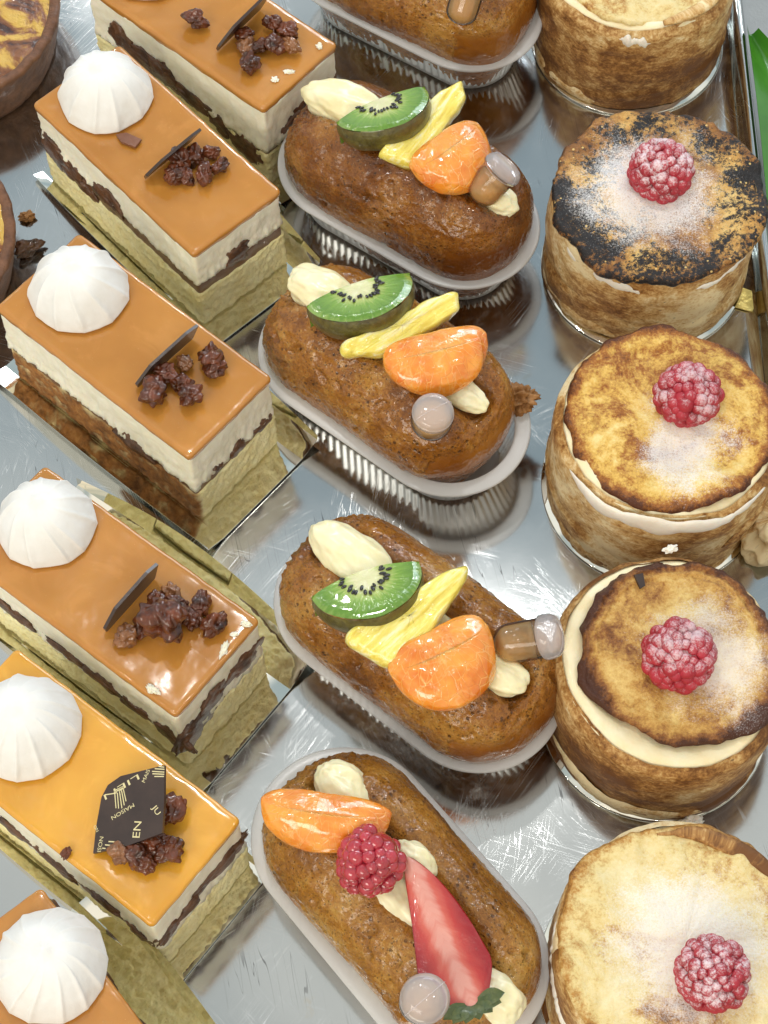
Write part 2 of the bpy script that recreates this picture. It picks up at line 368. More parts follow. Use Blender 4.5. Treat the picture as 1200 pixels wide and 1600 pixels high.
def mat_straw():
    t = Mt('strawberry_flesh'); t.co(); x, y, z = t.xyz(t.raw)
    # x along the berry, y across; fibres run from the core outward
    ay = t.ma('ABSOLUTE', y)
    cb = t.n('ShaderNodeCombineXYZ'); t.lk(t.ma('SUBTRACT', x, t.ma('MULTIPLY', ay, 1.1)), cb.inputs[0]); t.lk(t.ma('MULTIPLY', ay, .5), cb.inputs[1])
    fib = t.noise(2.6, 3, .55, .2, cb.outputs[0])
    core = t.step(t.ma('ADD', ay, t.ma('MULTIPLY', t.ma('SUBTRACT', t.noise(1., 2), .5), .3)), .05, 1.25)
    core = t.ma('ADD', core, t.ma('MULTIPLY', t.ma('SUBTRACT', fib, .5), .32))
    col = t.ramp(core, [(.0, (.68, .30, .24)), (.13, (.58, .11, .075)), (.34, (.47, .038, .03)), (.75, (.31, .009, .013))])
    t.set(col=col, rough=.14, coat=.8, crough=.05, sss=.12, ssr=(1, .3, .2), sscale=.002, nrm=t.bump(t.ma('ADD', fib, t.noise(5, 3)), .3, .08)); return t.m
MAT['straw'] = mat_straw()
MAT['straw_skin'] = simple('strawberry_skin', (.30, .008, .012), (.42, .02, .02), 2., .18, .7, .3, 5., .2)
MAT['calyx'] = simple('strawberry_leaf', (.03, .06, .012), (.10, .12, .03), 3., .4, .3, .4)
# ---- crepe cakes
def mat_wrap(name, bias):
    t = Mt(name); t.co(); x, y, z = t.xyz(t.raw)
    an = t.ma('ARCTAN2', y, x)
    cb = t.n('ShaderNodeCombineXYZ'); t.lk(t.ma('MULTIPLY', an, 3.75), cb.inputs[0]); t.lk(z, cb.inputs[1])
    oi = t.n('ShaderNodeObjectInfo'); t.lk(t.ma('MULTIPLY', oi.outputs['Random'], 91.), cb.inputs[2])
    u = cb.outputs[0]
    big = t.noise(.32, 4, .6, .5, t.mp(u, (1, 1.1, 1)))
    mot = t.noise(2.2, 6, .72, .2, t.mp(u, (.9, 1.3, 1), (0, 0, .4)))
    fine = t.noise(9., 4, .7, 0, t.mp(u, (.8, 1.1, 1)))
    k = t.ma('ADD', t.ma('MULTIPLY', big, .62), t.ma('ADD', t.ma('MULTIPLY', mot, .30), t.ma('MULTIPLY', fine, .26)))
    k = t.ma('SUBTRACT', k, .07)
    col = t.ramp(t.ma('ADD', k, bias), [(.41, (.16, .062, .015)), (.48, (.37, .18, .05)), (.54, (.61, .39, .155)), (.62, (.83, .69, .42))])
    spot = t.ma('MULTIPLY', t.step(t.vor(2.1, vec=t.mp(u, (1, 2.2, 1))), .16, .1), t.step(t.noise(.8, 2, .5, 0, u), .52, .6))
    col = t.mix(t.ma('MULTIPLY', spot, .7), col, (.08, .035, .015))
    h = t.ma('ADD', mot, t.ma('MULTIPLY', fine, .5))
    t.set(col=col, rough=.55, spec=.35, sss=.12, ssr=SSR, sscale=.002, nrm=t.bump(h, .5, .08)); return t.m
MAT['wrap'] = mat_wrap('browned_crepe', .0)
MAT['wrap_dark'] = mat_wrap('dark_browned_crepe', -.05)
MAT['wrap_pale'] = mat_wrap('pale_browned_crepe', .05)
MAT['crepe_cream'] = simple('crepe_cream', (.80, .66, .38), (.87, .78, .55), 1.2, .5, .05, .4, 4., .2)
MAT['cream_white'] = simple('white_cream', (.80, .73, .62), (.88, .84, .76), 1.5, .45, .1, .4, 4., .2)
def mat_top(name, stops, char, edge, sug_c, sug_r, sug, seed, edge_dark=.5):
    t = Mt(name); t.co(); c = t.mp(t.raw, loc=(seed*11.3, seed*3.1, seed*7.7))
    n1 = t.noise(.42, 5, .62, .6, c); n2 = t.noise(2.6, 6, .75, 0, c); n3 = t.noise(11., 4, .7, 0, c)
    k = t.ma('ADD', t.ma('MULTIPLY', n1, .62), t.ma('ADD', t.ma('MULTIPLY', n2, .28), t.ma('MULTIPLY', n3, .14)))
    r = t.dist((0, 0, 4.7))
    ed = t.ma('MULTIPLY', t.step(t.ma('ADD', r, t.ma('MULTIPLY', t.ma('SUBTRACT', n1, .5), 3.)), edge-1.0, edge), edge_dark*.2)
    k = t.ma('SUBTRACT', k, ed)
    col = t.ramp(k, stops)
    if char > 0:
        b1 = t.noise(.55, 4, .65, .8, t.mp(c, loc=(5, 9, 2))); bb = t.ma('ADD', t.ma('MULTIPLY', b1, .45), t.ma('MULTIPLY', t.noise(5.5, 6, .85, 0, c), .55))
        rr = t.ma('ADD', bb, t.step(r, 1.0, 3.4, -.02, .055))
        col = t.mix(t.step(rr, .60-char, .655-char), col, (.014, .012, .013))
        col = t.mix(t.ma('MULTIPLY', t.step(t.vor(2.6, vec=c), .13, .1), .9), col, (.72, .52, .2))
    g = t.noise(17., 5, .8, 0, c)
    s0 = t.dist((*sug_c, 4.9))
    s1 = t.ma('ADD', t.step(t.ma('ADD', s0, t.ma('MULTIPLY', t.ma('SUBTRACT', t.noise(.7, 4, .6, 0, c), .5), 3.4)), sug_r*.2, sug_r, 1, 0), 0.)
    sk = t.step(t.ma('ADD', t.ma('MULTIPLY', s1, .62), t.ma('MULTIPLY', t.ma('SUBTRACT', g, .5), 1.7)), .15, .66, 0, sug)
    col = t.mix(sk, col, (.88, .87, .88))
    h = t.ma('ADD', n2, t.ma('MULTIPLY', n3, .6))
    t.set(col=col, rough=t.step(sk, 0, .6, .38, .9), coat=0., spec=.3, sss=.12, ssr=SSR, sscale=.002, nrm=t.bump(h, .7, .1)); return t.m
YEL = [(.38, (.09, .025, .008)), (.45, (.36, .13, .022)), (.52, (.74, .47, .11)), (.6, (.86, .69, .29))]
BRN = [(.36, (.07, .022, .009)), (.43, (.26, .10, .025)), (.50, (.54, .30, .075)), (.6, (.78, .57, .21))]
CHR = [(.36, (.09, .03, .012)), (.45, (.34, .15, .035)), (.53, (.62, .36, .10)), (.64, (.78, .58, .24))]
PAL = [(.35, (.16, .055, .014)), (.42, (.48, .24, .055)), (.49, (.76, .60, .27)), (.62, (.86, .76, .48))]
TOPS = {1: mat_top('pale_crepe_top', PAL, 0, 4.2, (-.5, .6), 2.2, .5, 1.2, .3),
        2: mat_top('charred_crepe_top', CHR, .085, 4.2, (-.4, .15), 4.0, .85, 2.1, .5),
        3: mat_top('golden_crepe_top', YEL, 0, 4.0, (.5, -1.2), 2.7, .8, 3.6, 1.0),
        4: mat_top('brown_crepe_top', BRN, 0, 3.6, (.9, -.3), 3.0, .62, 4.3, 1.3),
        5: mat_top('sugared_crepe_top', PAL, 0, 4.1, (.4, -.1), 3.8, .7, 5.4, .7)}
MAT['tart_crust'] = simple('tart_crust', (.09, .035, .015), (.23, .10, .045), 1.8, .6, .1, .8, 5., dist=.12)
t = Mt('burnt_custard'); n1 = t.noise(.6, 5, .6, .6)
t.set(col=t.ramp(n1, [(.36, (.04, .010, .006)), (.46, (.22, .07, .012)), (.52, (.55, .33, .05)), (.7, (.66, .47, .10))]), rough=.15, coat=.8, crough=.05,
      nrm=t.bump(t.ma('ADD', n1, t.noise(3, 4)), .6, .15))
MAT['custard'] = t.m
MAT['leaf'] = simple('glossy_green_leaf', (.035, .16, .012), (.07, .26, .02), .4, .25, .4, .1, 2.)
MAT['crumb'] = simple('brown_crumb', (.22, .09, .02), (.42, .2, .06), 3., .6, .1, .9, 7.)
MAT['crepe_scrap'] = MAT['wrap_pale']

# ------------------------------------------------------------------ the tray
m = MB()
XR = 14.55
prof = [(-60, 0), (XR-.55, 0), (XR-.25, .06), (XR-.08, .25), (XR, .6), (XR+.02, 1.15), (XR+.10, 1.28), (XR+.28, 1.30), (XR+.40, 1.2), (XR+.42, .2)]
m.loft([[(x, y, z) for x, z in prof] for y in (-45, -20, 0, 20, 48)], closed=False)
tray = m.build('display_tray', MAT['tray']); tag(tray, kind='structure')
for f in tray.data.polygons: pass
m = MB(); m.prism([(-70, -55), (70, -55), (70, 70), (-70, 70)], -1.2, -.3)
tag(m.build('counter', simple('counter_top', (.25, .26, .26), (.34, .35, .35), .3, .4)), kind='structure')

# ------------------------------------------------------------------ caramel slices
SL, SW, SH = 9.45, 4.2, 4.82
def rrect(L, W, r, n):
    """points and outward normals evenly round a rounded rectangle"""
    segs = []; hx, hy = L/2-r, W/2-r
    per = 4*hx+4*hy+2*math.pi*r; out = []
    for i in range(n):
        d = per*i/n
        for k, (ln, fn) in enumerate([
            (2*hx, lambda q: (-hx+q, -W/2, 0, -1)), (math.pi*r/2, lambda q: (hx+r*math.sin(q/r), -hy-r*math.cos(q/r), math.sin(q/r), -math.cos(q/r))),
            (2*hy, lambda q: (L/2, -hy+q, 1, 0)), (math.pi*r/2, lambda q: (hx+r*math.cos(q/r), hy+r*math.sin(q/r), math.cos(q/r), math.sin(q/r))),
            (2*hx, lambda q: (hx-q, W/2, 0, 1)), (math.pi*r/2, lambda q: (-hx-r*math.sin(q/r), hy+r*math.cos(q/r), -math.sin(q/r), math.cos(q/r))),
            (2*hy, lambda q: (-L/2, hy-q, -1, 0)), (math.pi*r/2, lambda q: (-hx-r*math.cos(q/r), -hy-r*math.sin(q/r), -math.cos(q/r), -math.sin(q/r)))]):
            if d <= ln: out.append(fn(d)); break
            d -= ln
        else: out.append((-hx, -W/2, 0, -1))
    return out
def slab(L, W, z0, z1, rows, disp, wob0, wob1, n=420, r=.12):
    m = MB(); P = rrect(L, W, r, n); rings = []
    for k in range(rows+1):
        t = k/rows; ring = []
        for x, y, nx, ny in P:
            za = z0 + wob0(x, y); zb = z1 + wob1(x, y); z = za + (zb-za)*t
            d = disp(x, y, z, nx, ny, t)
            ring.append((x+nx*d, y+ny*d, z))
        rings.append(ring)
    m.loft(rings, True, True)
    return m
def make_slice(px_c, yaw, seed, label, opts):
    c = px_c; rot = (0, 0, math.radians(yaw))
    root = empty('caramel_slice', (c.x, c.y, 0), rot, label, 'cake slice', 'caramel cream cake slices in the left row')
    z0, za, zb, zc = .14, opts.get('za', 2.0), opts.get('zb', 2.75), 4.52
    w0 = lambda x, y: 0
    wa = lambda x, y: .10*nz((x, y, 0), .9, seed)
    wb = lambda x, y: .09*fr((x, y, 1), .8, seed)+.05*fr((x, y, 4), 3.5, seed, 3)
    wc = lambda x, y: .04*nz((x, y, 2), .6, seed)
    slab(SL, SW, z0, za+.05, 22, lambda x, y, z, nx, ny, t: .07*fr((x, y, z), 3.2, seed, 5)+.05-.06*max(0, fr((x, y, z), 5, seed+3, 3))+(.12 if t < .02 else 0)*0, w0, wa, 520).build(
        'sponge_base', MAT['sponge_crust'] if opts.get('crust') else MAT['sponge'], root)
    slab(SL-.06, SW-.06, za-.05, zb+.1, 8, lambda x, y, z, nx, ny, t: .04*fr((x, y, z), 2.5, seed+1, 4), wa, wb, 360).build('chocolate_layer', MAT['choc'], root)
    def dm(x, y, z, nx, ny, t):
        return .05*fr((x*1., y*1., z*.45), 1.6, seed+2, 4)+.07*fr((x, y, z), 4., seed+5, 3)*(1-t) + .07*sm(.35, 0, t)+.05*fr((x, y, z), 7., seed+6, 2)*sm(.4, 0, t)
    slab(SL-.02, SW-.02, zb, zc, 16, dm, wb, wc, 480).build('mousse_layer', MAT['mousse'], root)
    # glaze: rounded edge, slight sag and drips
    m = MB(); P = rrect(SL+.03, SW+.03, .16, 300); rings = []
    for ins, dz in [(.0, -.27), (-.02, -.2), (-.03, -.1), (-.01, -.02), (.04, .02), (.11, .04), (.26, .045), (.5, .035), (.8, .015), (1.2, 0), (1.6, 0), (2.02, .0)]:
        ring = []
        for x, y, nx, ny in P:
            q = nz((x, y, 0), 1.2, seed+9)
            e = ins
            X = math.copysign(max(abs(x)-max(e, 0)*1., 0.02), x) if ins > 0 else x - nx*e
            Y = math.copysign(max(abs(y)-max(e, 0)*1., 0.02), y) if ins > 0 else y - ny*e
            z = SH-.06+dz + (.10*q-.02 if dz < -.22 else 0) + .035*nz((X, Y, 0), .5, seed) + .012*nz((X, Y, 5), 1.6, seed)
            if ins <= .05:
                X += nx*.02*nz((x, y, z), 2.4, seed); Y += ny*.02*nz((x, y, z), 2.4, seed)
            ring.append((X, Y, z))
        rings.append(ring)
    m.loft(rings, False, True)
    m.build('caramel_glaze', MAT['caramel_sunlit'] if opts.get('bright') else MAT['caramel'], root)
    rr = random.Random(seed*31+5)
    for q in opts.get('lumps', []):
        side, pos, z, sx, sz = q
        lump = MB(); vs, fs = ico(3); s = rr.random()*50
        pts = []
        for p in vs:
            d = 1.15+.5*fr(p, 1.5, s, 4)
            a, b, e = p.x*sx*d*1.15, p.y*.30*d, p.z*sz*d*1.15
            if side == 's': pts.append((pos+a, -SW/2+.02+b*.5, z+e-.06*a))
            elif side == 'e': pts.append((SL/2-.04+b*.5, pos+a, z+e))
            else: pts.append((pos+a, SW/2+b*.55, z+e))
        lump.add(pts, fs); lump.build('praline_lump', MAT['lump'], root)
    # board with turned-up long sides
    bd = opts.get('board', (5.8, -5.3, 2.9, 3.2, .7, 1.1))   # +u end, -u end, -v flap reach, +v flap reach, heights
    m = MB(); rows = []
    for i in range(41):
        u = bd[1] + (bd[0]-bd[1])*i/40; row = []
        bow = math.sin(math.pi*i/40)
        vs_ = [-(bd[2]-.25+.25*bow), -(bd[2]-.28), -SW/2-.16, -SW/2-.05, -1, 0, 1, SW/2+.05, SW/2+.16, bd[3]-.28, bd[3]-.25+.25*bow]
        fl = .5+.5*bow; hs = [bd[4]*fl, bd[4]*.5*fl, .04, 0, 0, 0, 0, 0, .04, bd[5]*.5*fl, bd[5]*fl]
        for v_, h in zip(vs_, hs):
            row.append((u, v_, .05+h+.012*max(0, abs(u)-4.6)**2*4))
        rows.append(row)
    nrow = len(rows[0])
    m.loft(rows, closed=False); top = list(m.v)
    m.loft([[(x, y, z-.05) for x, y, z in r] for r in reversed(rows)], closed=False)
    o2 = 41*nrow
    def T(i, j): return i*nrow+j
    def B(i, j): return o2+(40-i)*nrow+j
    for i in range(40):
        m.f.append((T(i, 0), B(i, 0), B(i+1, 0), T(i+1, 0))); m.f.append((T(i+1, nrow-1), B(i+1, nrow-1), B(i, nrow-1), T(i, nrow-1)))
    for j in range(nrow-1):
        m.f.append((T(0, j+1), B(0, j+1), B(0, j), T(0, j))); m.f.append((T(40, j), B(40, j), B(40, j+1), T(40, j+1)))
    b = m.build('cake_board', MAT['card'], None, (c.x, c.y, .01), rot)
    b.data.set_sharp_from_angle(angle=.25)
    tag(b, opts['blabel'], 'cake board', 'mirror gold cake boards under the slices')
    return root
SLI = {}
def cen(x, y): return V(x, y, 0)
_cs = {1: (cen(-6.8, 19.4), -40.6), 2: (cen(-8.6, 12.98), -47.2), 3: (cen(-8.93, 4.33), -40.5), 4: (cen(-9.15, -5.22), -37.5), 5: (cen(-9.53, -12.0), -37.6)}
_k = at(63, 1387, SH); _a = math.radians(-51.)
_cs[6] = (cen(_k.x + SL/2*math.cos(_a)+SW/2*math.sin(_a), _k.y+SL/2*math.sin(_a)-SW/2*math.cos(_a)), -51.)
lab = {1: 'caramel glazed cream slice at the top edge, far end of the row', 2: 'caramel glazed cream slice with a loose brown chocolate chip beside its meringue',
       3: 'caramel glazed cream slice with a browned sponge side, third from the top', 4: 'caramel glazed cream slice with a big nut heap and dark lumps in its end',
       5: 'sunlit caramel glazed slice carrying the printed square chocolate plate', 6: 'caramel glazed slice at the bottom left corner, mostly under its meringue'}
blab = {1: 'gold board under the farthest caramel slice', 2: 'gold mirror board under the slice with the loose chocolate chip', 3: 'gold mirror board with a tilted side under the brown sided slice',
        4: 'gold mirror board reflecting pale sponge beside the slice with the big nut heap', 5: 'narrow silver gold board under the slice with the printed plate', 6: 'curved gold board under the bottom left slice'}
opt = {1: dict(za=1.9, zb=2.15, lumps=[('s', -3.1, 2.9, .5, .55), ('s', -2.0, 2.5, .9, .5), ('s', -.9, 2.6, .6, .5), ('s', .6, 2.2, .9, .35), ('s', 2.2, 1.8, .5, .35), ('s', 3.6, 1.5, .7, .5), ('e', -.3, 2.6, .6, .45), ('e', 1.0, 2.5, .7, .6)]),
       2: dict(lumps=[('s', -3.9, 2.5, .6, .55), ('s', -2.9, 2.35, .7, .5), ('s', -.5, 2.75, .8, .45), ('e', -.2, 2.9, .5, .42), ('s', -2.2, 2.1, .6, .3)]),
       3: dict(crust=True, za=1.9, zb=2.35, lumps=[('s', 1.7, 2.1, .8, .35), ('e', .1, 2.45, .32, .3), ('e', -.95, 2.5, .2, .18), ('e', 1.4, 2.4, .4, .22)], board=(5.9, -5.4, 3.2, 3.3, 1.0, 1.2)),
       4: dict(za=1.95, zb=2.15, lumps=[('s', -3.6, 2.7, .9, .3), ('s', -2.4, 2.6, .5, .25), ('s', -.4, 2.6, .8, .28), ('s', 1.2, 2.5, .7, .28), ('s', 2.8, 2.3, .8, .3), ('s', 4.2, 2.1, .7, .4),
                                       ('e', -1.5, 2.2, .75, .7), ('e', -.5, 3.0, .6, .5), ('e', 1.1, 3.1, .7, .5)], board=(5.75, -5.3, 2.9, 3.8, .8, 2.1)),
       5: dict(bright=True, za=1.7, zb=1.95, lumps=[('s', -3.6, 2.3, 1., .3), ('s', -1.5, 2.3, .7, .3), ('s', .4, 2.2, .9, .3), ('s', 2.4, 2.2, .7, .3), ('s', 3.9, 2.0, .5, .3),
                                                  ('e', -1.6, 2.6, .45, .3), ('e', -.7, 2.7, .5, .2), ('e', .9, 3.0, .9, .32), ('e', 1.7, 2.9, .4, .3)], board=(5.5, -5.2, 2.75, 2.5, .75, .3)),
       6: dict(lumps=[('b', -4.2, 3.2, .45, .45), ('b', -2.2, 2.5, .6, .3), ('b', 0.4, 2.4, .7, .3), ('b', 2.4, 2.4, .7, .3)], board=(5.4, -5.0, 2.7, 4.0, .5, 2.2))}
for i in range(1, 7):
    opt[i]['blabel'] = blab[i]
    make_slice(_cs[i][0], _cs[i][1], i, lab[i], opt[i])

# ---- meringue kisses
def kiss(px, py, rad, seed, label):
    c = at(px, py, SH+.9*rad/1.75-.1)
    c.z = SH - .03
    m = MB(); rg = random.Random(seed); n = rg.choice((11, 12, 13)); seg = 20; N = n*seg; rows = 44
    lean = V(rg.uniform(-.18, .1), rg.uniform(-.02, .2), 0); ph = rg.random()*6
    angs = [2*math.pi*k/n + rg.uniform(-.10, .10) for k in range(n+1)]; angs[n] = angs[0]+2*math.pi
    rings = []
    rad *= 1.035; H = 1.62*rad/1.7; rg_t = rg.choice((-1, 1))*rg.uniform(.25, .6)
    for k in range(rows+1):
        t = k/rows
        # profile: tucked base, bulging belly, shoulders drawn to a small tip
        if t < .12: r = rad*(.90+.10*math.sin(t/.12*math.pi/2)); z = t*1.4
        else:
            q = (t-.12)/.88; r = rad*max(.0, (math.cos(q*math.pi/2)**.80)*(1-.10*math.sin(q*math.pi))); z = .168+(H-.168)*(math.sin(q*math.pi/2)**1.12)
        if t > .93: q = (t-.93)/.07; r = max(r*(1-.2*q), .07*rad*(1-q)+.012); z = z+.14*q
        ring = []
        for i in range(N):
            a0, a1 = angs[i//seg], angs[i//seg+1]; f = (i % seg)/seg
            th = a0+(a1-a0)*f; da = (a1-a0)/2*.85
            poly = math.cos(da)/math.cos((f-.5)*2*da)
            ridge = math.exp(-((min(f, 1-f))/.12)**2)*.042
            kf = sm(0.0, .15, t)*.55+.35
            R_ = r*((1-kf)+kf*poly + ridge*sm(.05, .3, t)*(1 if t < .93 else .2))
            w = 1+.035*nz((math.cos(th)*1.2, math.sin(th)*1.2, z*.9), 1., seed)+.008*nz((math.cos(th)*6, math.sin(th)*6, z*4), 1., seed)
            tw = th+ph+rg_t*t**2
            ring.append((R_*w*math.cos(tw)+lean.x*(z/H)**2, R_*w*math.sin(tw)+lean.y*(z/H)**2, z))
        rings.append(ring)
    m.loft(rings, True, True)
    tag(m.build('meringue_kiss', MAT['meringue'], None, c), label, 'meringue', 'white meringue kisses on the caramel slices')
for a in [(228, -74, 1.78, 1, 'white meringue kiss cut off by the top edge, on the farthest slice'), (162, 131, 1.76, 2, 'white meringue kiss on the slice with the loose chocolate chip'),
          (119, 438, 1.76, 3, 'white meringue kiss on the brown sided slice, third from top'), (68, 806, 1.62, 4, 'white meringue kiss on the slice with the big nut heap'),
          (33, 1126, 1.75, 5, 'white meringue kiss on the bright amber slice with the printed plate'), (72, 1502, 1.72, 6, 'white meringue kiss in the bottom left corner')]:
    kiss(*a)

# ---- candied nuts
def nut(px, py, s, seed, label, grp, lift=0., pale=False):
    rg = random.Random(seed); r = s/2*1.14
    c = at(px, py, SH+r*.75+lift); m = MB(); vs, fs = ico(4); off = rg.random()*90
    ax = (1.0, rg.uniform(.7, .9), rg.uniform(.65, .85)); pts = []
    for p in vs:
        d = 1+.45*fr(p, 1.2, off, 2)+.07*fr(p, 3.5, off, 2)-.34*abs(nz(p, 1.9, off+4))
        pts.append((p.x*r*ax[0]*d, p.y*r*ax[1]*d, p.z*r*ax[2]*d))
    m.add(pts, fs)
    o = m.build('candied_nut', MAT['nut_pale'] if pale else MAT['nut'], None, c, (rg.uniform(-.4, .4), rg.uniform(-.4, .4), rg.uniform(0, 6)))
    tag(o, label, 'candied nut', grp)
NL = {1: [(382, 53, .62), (384, 73, .68, 1), (408, 71, .62), (426, 37, .78), (452, 50, .8), (431, 70, .8), (455, 71, .72, 1), (389, 99, .78), (306, 30, .85)],
      2: [(281, 248, .85), (271, 274, .72), (290, 275, .62), (303, 242, .75), (319, 272, .75), (331, 238, .6), (344, 260, .62)],
      3: [(240, 611, .98), (258, 584, .78), (283, 598, .7), (298, 618, .78), (329, 558, .92), (338, 578, .72), (288, 566, .58, 1)],
      4: [(228, 976, .85), (196, 994, .72, 1), (243, 937, .7), (267, 927, .6, 1), (276, 944, .72), (294, 966, .78), (315, 944, .75), (336, 974, .9), (283, 950, .5), (303, 962, .6), (254, 969, 1.55)],
      5: [(190, 1334, .72, 1), (213, 1337, .8), (236, 1316, .82), (226, 1346, .75), (264, 1330, .9), (252, 1318, .6), (266, 1268, 1.0), (103, 1332, .36)]}
where = {1: 'the farthest caramel slice', 2: 'the slice with the loose chocolate chip', 3: 'the brown sided third slice', 4: 'the slice with the big nut heap', 5: 'the sunlit caramel slice, by the printed plate'}
lone = {(306, 30): 'lone candied nut between the meringue and shard of the farthest slice', (254, 969): 'largest candied nut, flat and reddish, amid the big nut heap',
        (196, 994): 'long candied nut lying in front of the chocolate shard, beside the big heap', (288, 566): 'pale broken nut touching the shard of the brown sided slice',
        (266, 1268): 'round candied nut at the right side of the printed chocolate plate', (103, 1332): 'tiny brown nut crumb on the left edge of the sunlit slice',
        (336, 974): 'candied nut at the right end of the big nut heap', (329, 558): 'tall candied nut at the upper right on the brown sided slice'}
sd = 0
for k, lst in NL.items():
    for q in lst:
        sd += 1
        lb = lone.get((q[0], q[1]))
        nut(q[0], q[1], q[2], sd, lb or 'dark candied nut in the cluster on ' + where[k], 'candied nuts on ' + where[k], .0 if q[2] < 1.2 else .25, len(q) > 3)

# ---- chocolate shards
CD = -FW
def plate(poly3, nrm, th, name, mat):
    m = MB(); n = len(poly3)
    m.add([p+nrm*th/2 for p in poly3]+[p-nrm*th/2 for p in poly3],
          [tuple(range(n)), tuple(range(2*n-1, n-1, -1))]+[(i, n+i, n+(i+1) % n, (i+1) % n) for i in range(n)])
    return m
def shard(p0, p1, h, dev, label, skew=.25):
    a = at(*p0, SH+.05); b = at(*p1, SH+.05); ax = (b-a).normalized()
    up = (V(0, -math.cos(ELEV), math.sin(ELEV)) + ax.cross(V(0, 0, 1))*dev)
    up = (up-ax*up.dot(ax)).normalized(); L = (b-a).length; nr = ax.cross(up).normalized()
    poly = [a, a+ax*L*.93, a+ax*L+up*h*.8, a+ax*L*.8+up*h, a+ax*L*.2+up*h*.95, a-ax*L*.02+up*h*.3]
    c = sum(poly, V(0, 0, 0))/len(poly)
    m = plate([p-c for p in poly], nr, .11, 0, 0)
    tag(m.build('chocolate_shard', MAT['shard'], None, c, smooth=False), label, 'chocolate shard', 'dark chocolate shards standing on the slices')
shard((339, 78), (411, 8), 1.3, .10, 'dark chocolate shard standing on the farthest slice')
shard((226, 278), (303, 215), 1.3, .16, 'dark chocolate shard standing on the slice with the loose chip')
shard((214, 604), (306, 522), 1.0, -.10, 'dark chocolate shard standing on the brown sided third slice')
shard((165, 986), (246, 896), 1.15, -.16, 'dark chocolate shard leaning at the big nut heap')
# loose chip
c = at(200, 219, SH+.06); m = MB(); m.prism([(-.5, .1), (-.15, .28), (.5, .12), (.38, -.28), (-.2, -.18)], -.04, .07)
tag(m.build('chocolate_chip', simple('milk_chocolate', (.17, .07, .04), (.22, .09, .05)), None, c, (0, 0, -.25), smooth=False), 'small flat loose brown chocolate chip just below a meringue', 'chocolate chip')
# printed plate
A, B, C_ = at(148, 1333, SH+.12), at(258, 1197, SH+1.35), at(256, 1301, SH+1.05)
pn = (B-A).cross(C_-A).normalized()
if pn.z < 0: pn = -pn
def onp(px, py):
    d = ray(px, py); return CAMP + d*((A-CAMP).dot(pn)/d.dot(pn))
pl = [onp(*q) for q in [(147, 1334), (152, 1290), (160, 1246), (170, 1227), (190, 1213), (258, 1196), (258, 1250), (255, 1302), (200, 1322)]]
pc = sum(pl, V(0, 0, 0))/len(pl)
plate_o = plate([p-pc for p in pl], pn, .12, 0, 0).build('printed_plate', MAT['shard'], None, pc, smooth=False)
tag(plate_o, 'square dark chocolate plate printed with gold lettering, leaning on nuts', 'chocolate plate')
def cp(x, y): return onp(130+x/7.06, 1180+y/7.06)
def lettering(txt, s0, s1, hpx):
    cu = bpy.data.curves.new('lettering', 'FONT'); cu.body = txt; cu.size = 1.0; cu.resolution_u = 3
    tmp = bpy.data.objects.new('tmp_text', cu); COL.objects.link(tmp)
    dg = bpy.context.evaluated_depsgraph_get(); me = bpy.data.meshes.new_from_object(tmp.evaluated_get(dg))
    bpy.data.objects.remove(tmp); bpy.data.curves.remove(cu)
    xs = [v.co.x for v in me.vertices]; x0, x1 = min(xs), max(xs)
    a, b = cp(*s0), cp(*s1); ex = (b-a).normalized(); ey = pn.cross(ex).normalized()
    sx = (b-a).length/(x1-x0); sy = hpx/7.06/48.5/.7
    for v in me.vertices:
        p = a + ex*((v.co.x-x0)*sx) + ey*(v.co.y*sy) + pn*.064 - pc
        v.co = p*.01
    me.materials.append(MAT['print']); me.name = 'gold_lettering'
    o = bpy.data.objects.new('gold_lettering', me); COL.objects.link(o); o.parent = plate_o
for q in [('MAISON', (562, 532), (318, 682), 42), ('EN', (632, 915), (655, 735), 88), ('JU', (765, 580), (822, 672), 62), ('MAIS', (690, 308), (748, 170), 42),
          ('ISON', (205, 1070), (236, 905), 46), ('LIEN', (612, 212), (235, 445), 60), ('NO', (185, 832), (150, 770), 36)]:
    lettering(*q)
m = MB()
def bar(a, b, w):
    a, b = cp(*a), cp(*b); e = (b-a).normalized(); s = pn.cross(e)*w/7.06/48.5/2; k = pn*.064-pc
    m.add([a-s+k, b-s+k, b+s+k, a+s+k], [(0, 1, 2, 3)])
for q in [((350, 415), (455, 362), 12), ((348, 398), (452, 346), 10), ((360, 430), (373, 588), 11), ((388, 418), (402, 592), 11), ((412, 404), (438, 590), 11), ((434, 390), (464, 556), 11), ((454, 378), (484, 512), 11),
          ((842, 128), (905, 136), 11), ((800, 152), (908, 160), 11), ((770, 182), (906, 190), 11), ((774, 208), (906, 214), 11), ((796, 238), (902, 238), 11),
          ((290, 955), (425, 962), 12), ((252, 992), (345, 1000), 12), ((222, 1028), (258, 1032), 12)]:
    bar(*q)
m.build('gold_emblem', MAT['print'], plate_o, smooth=False)

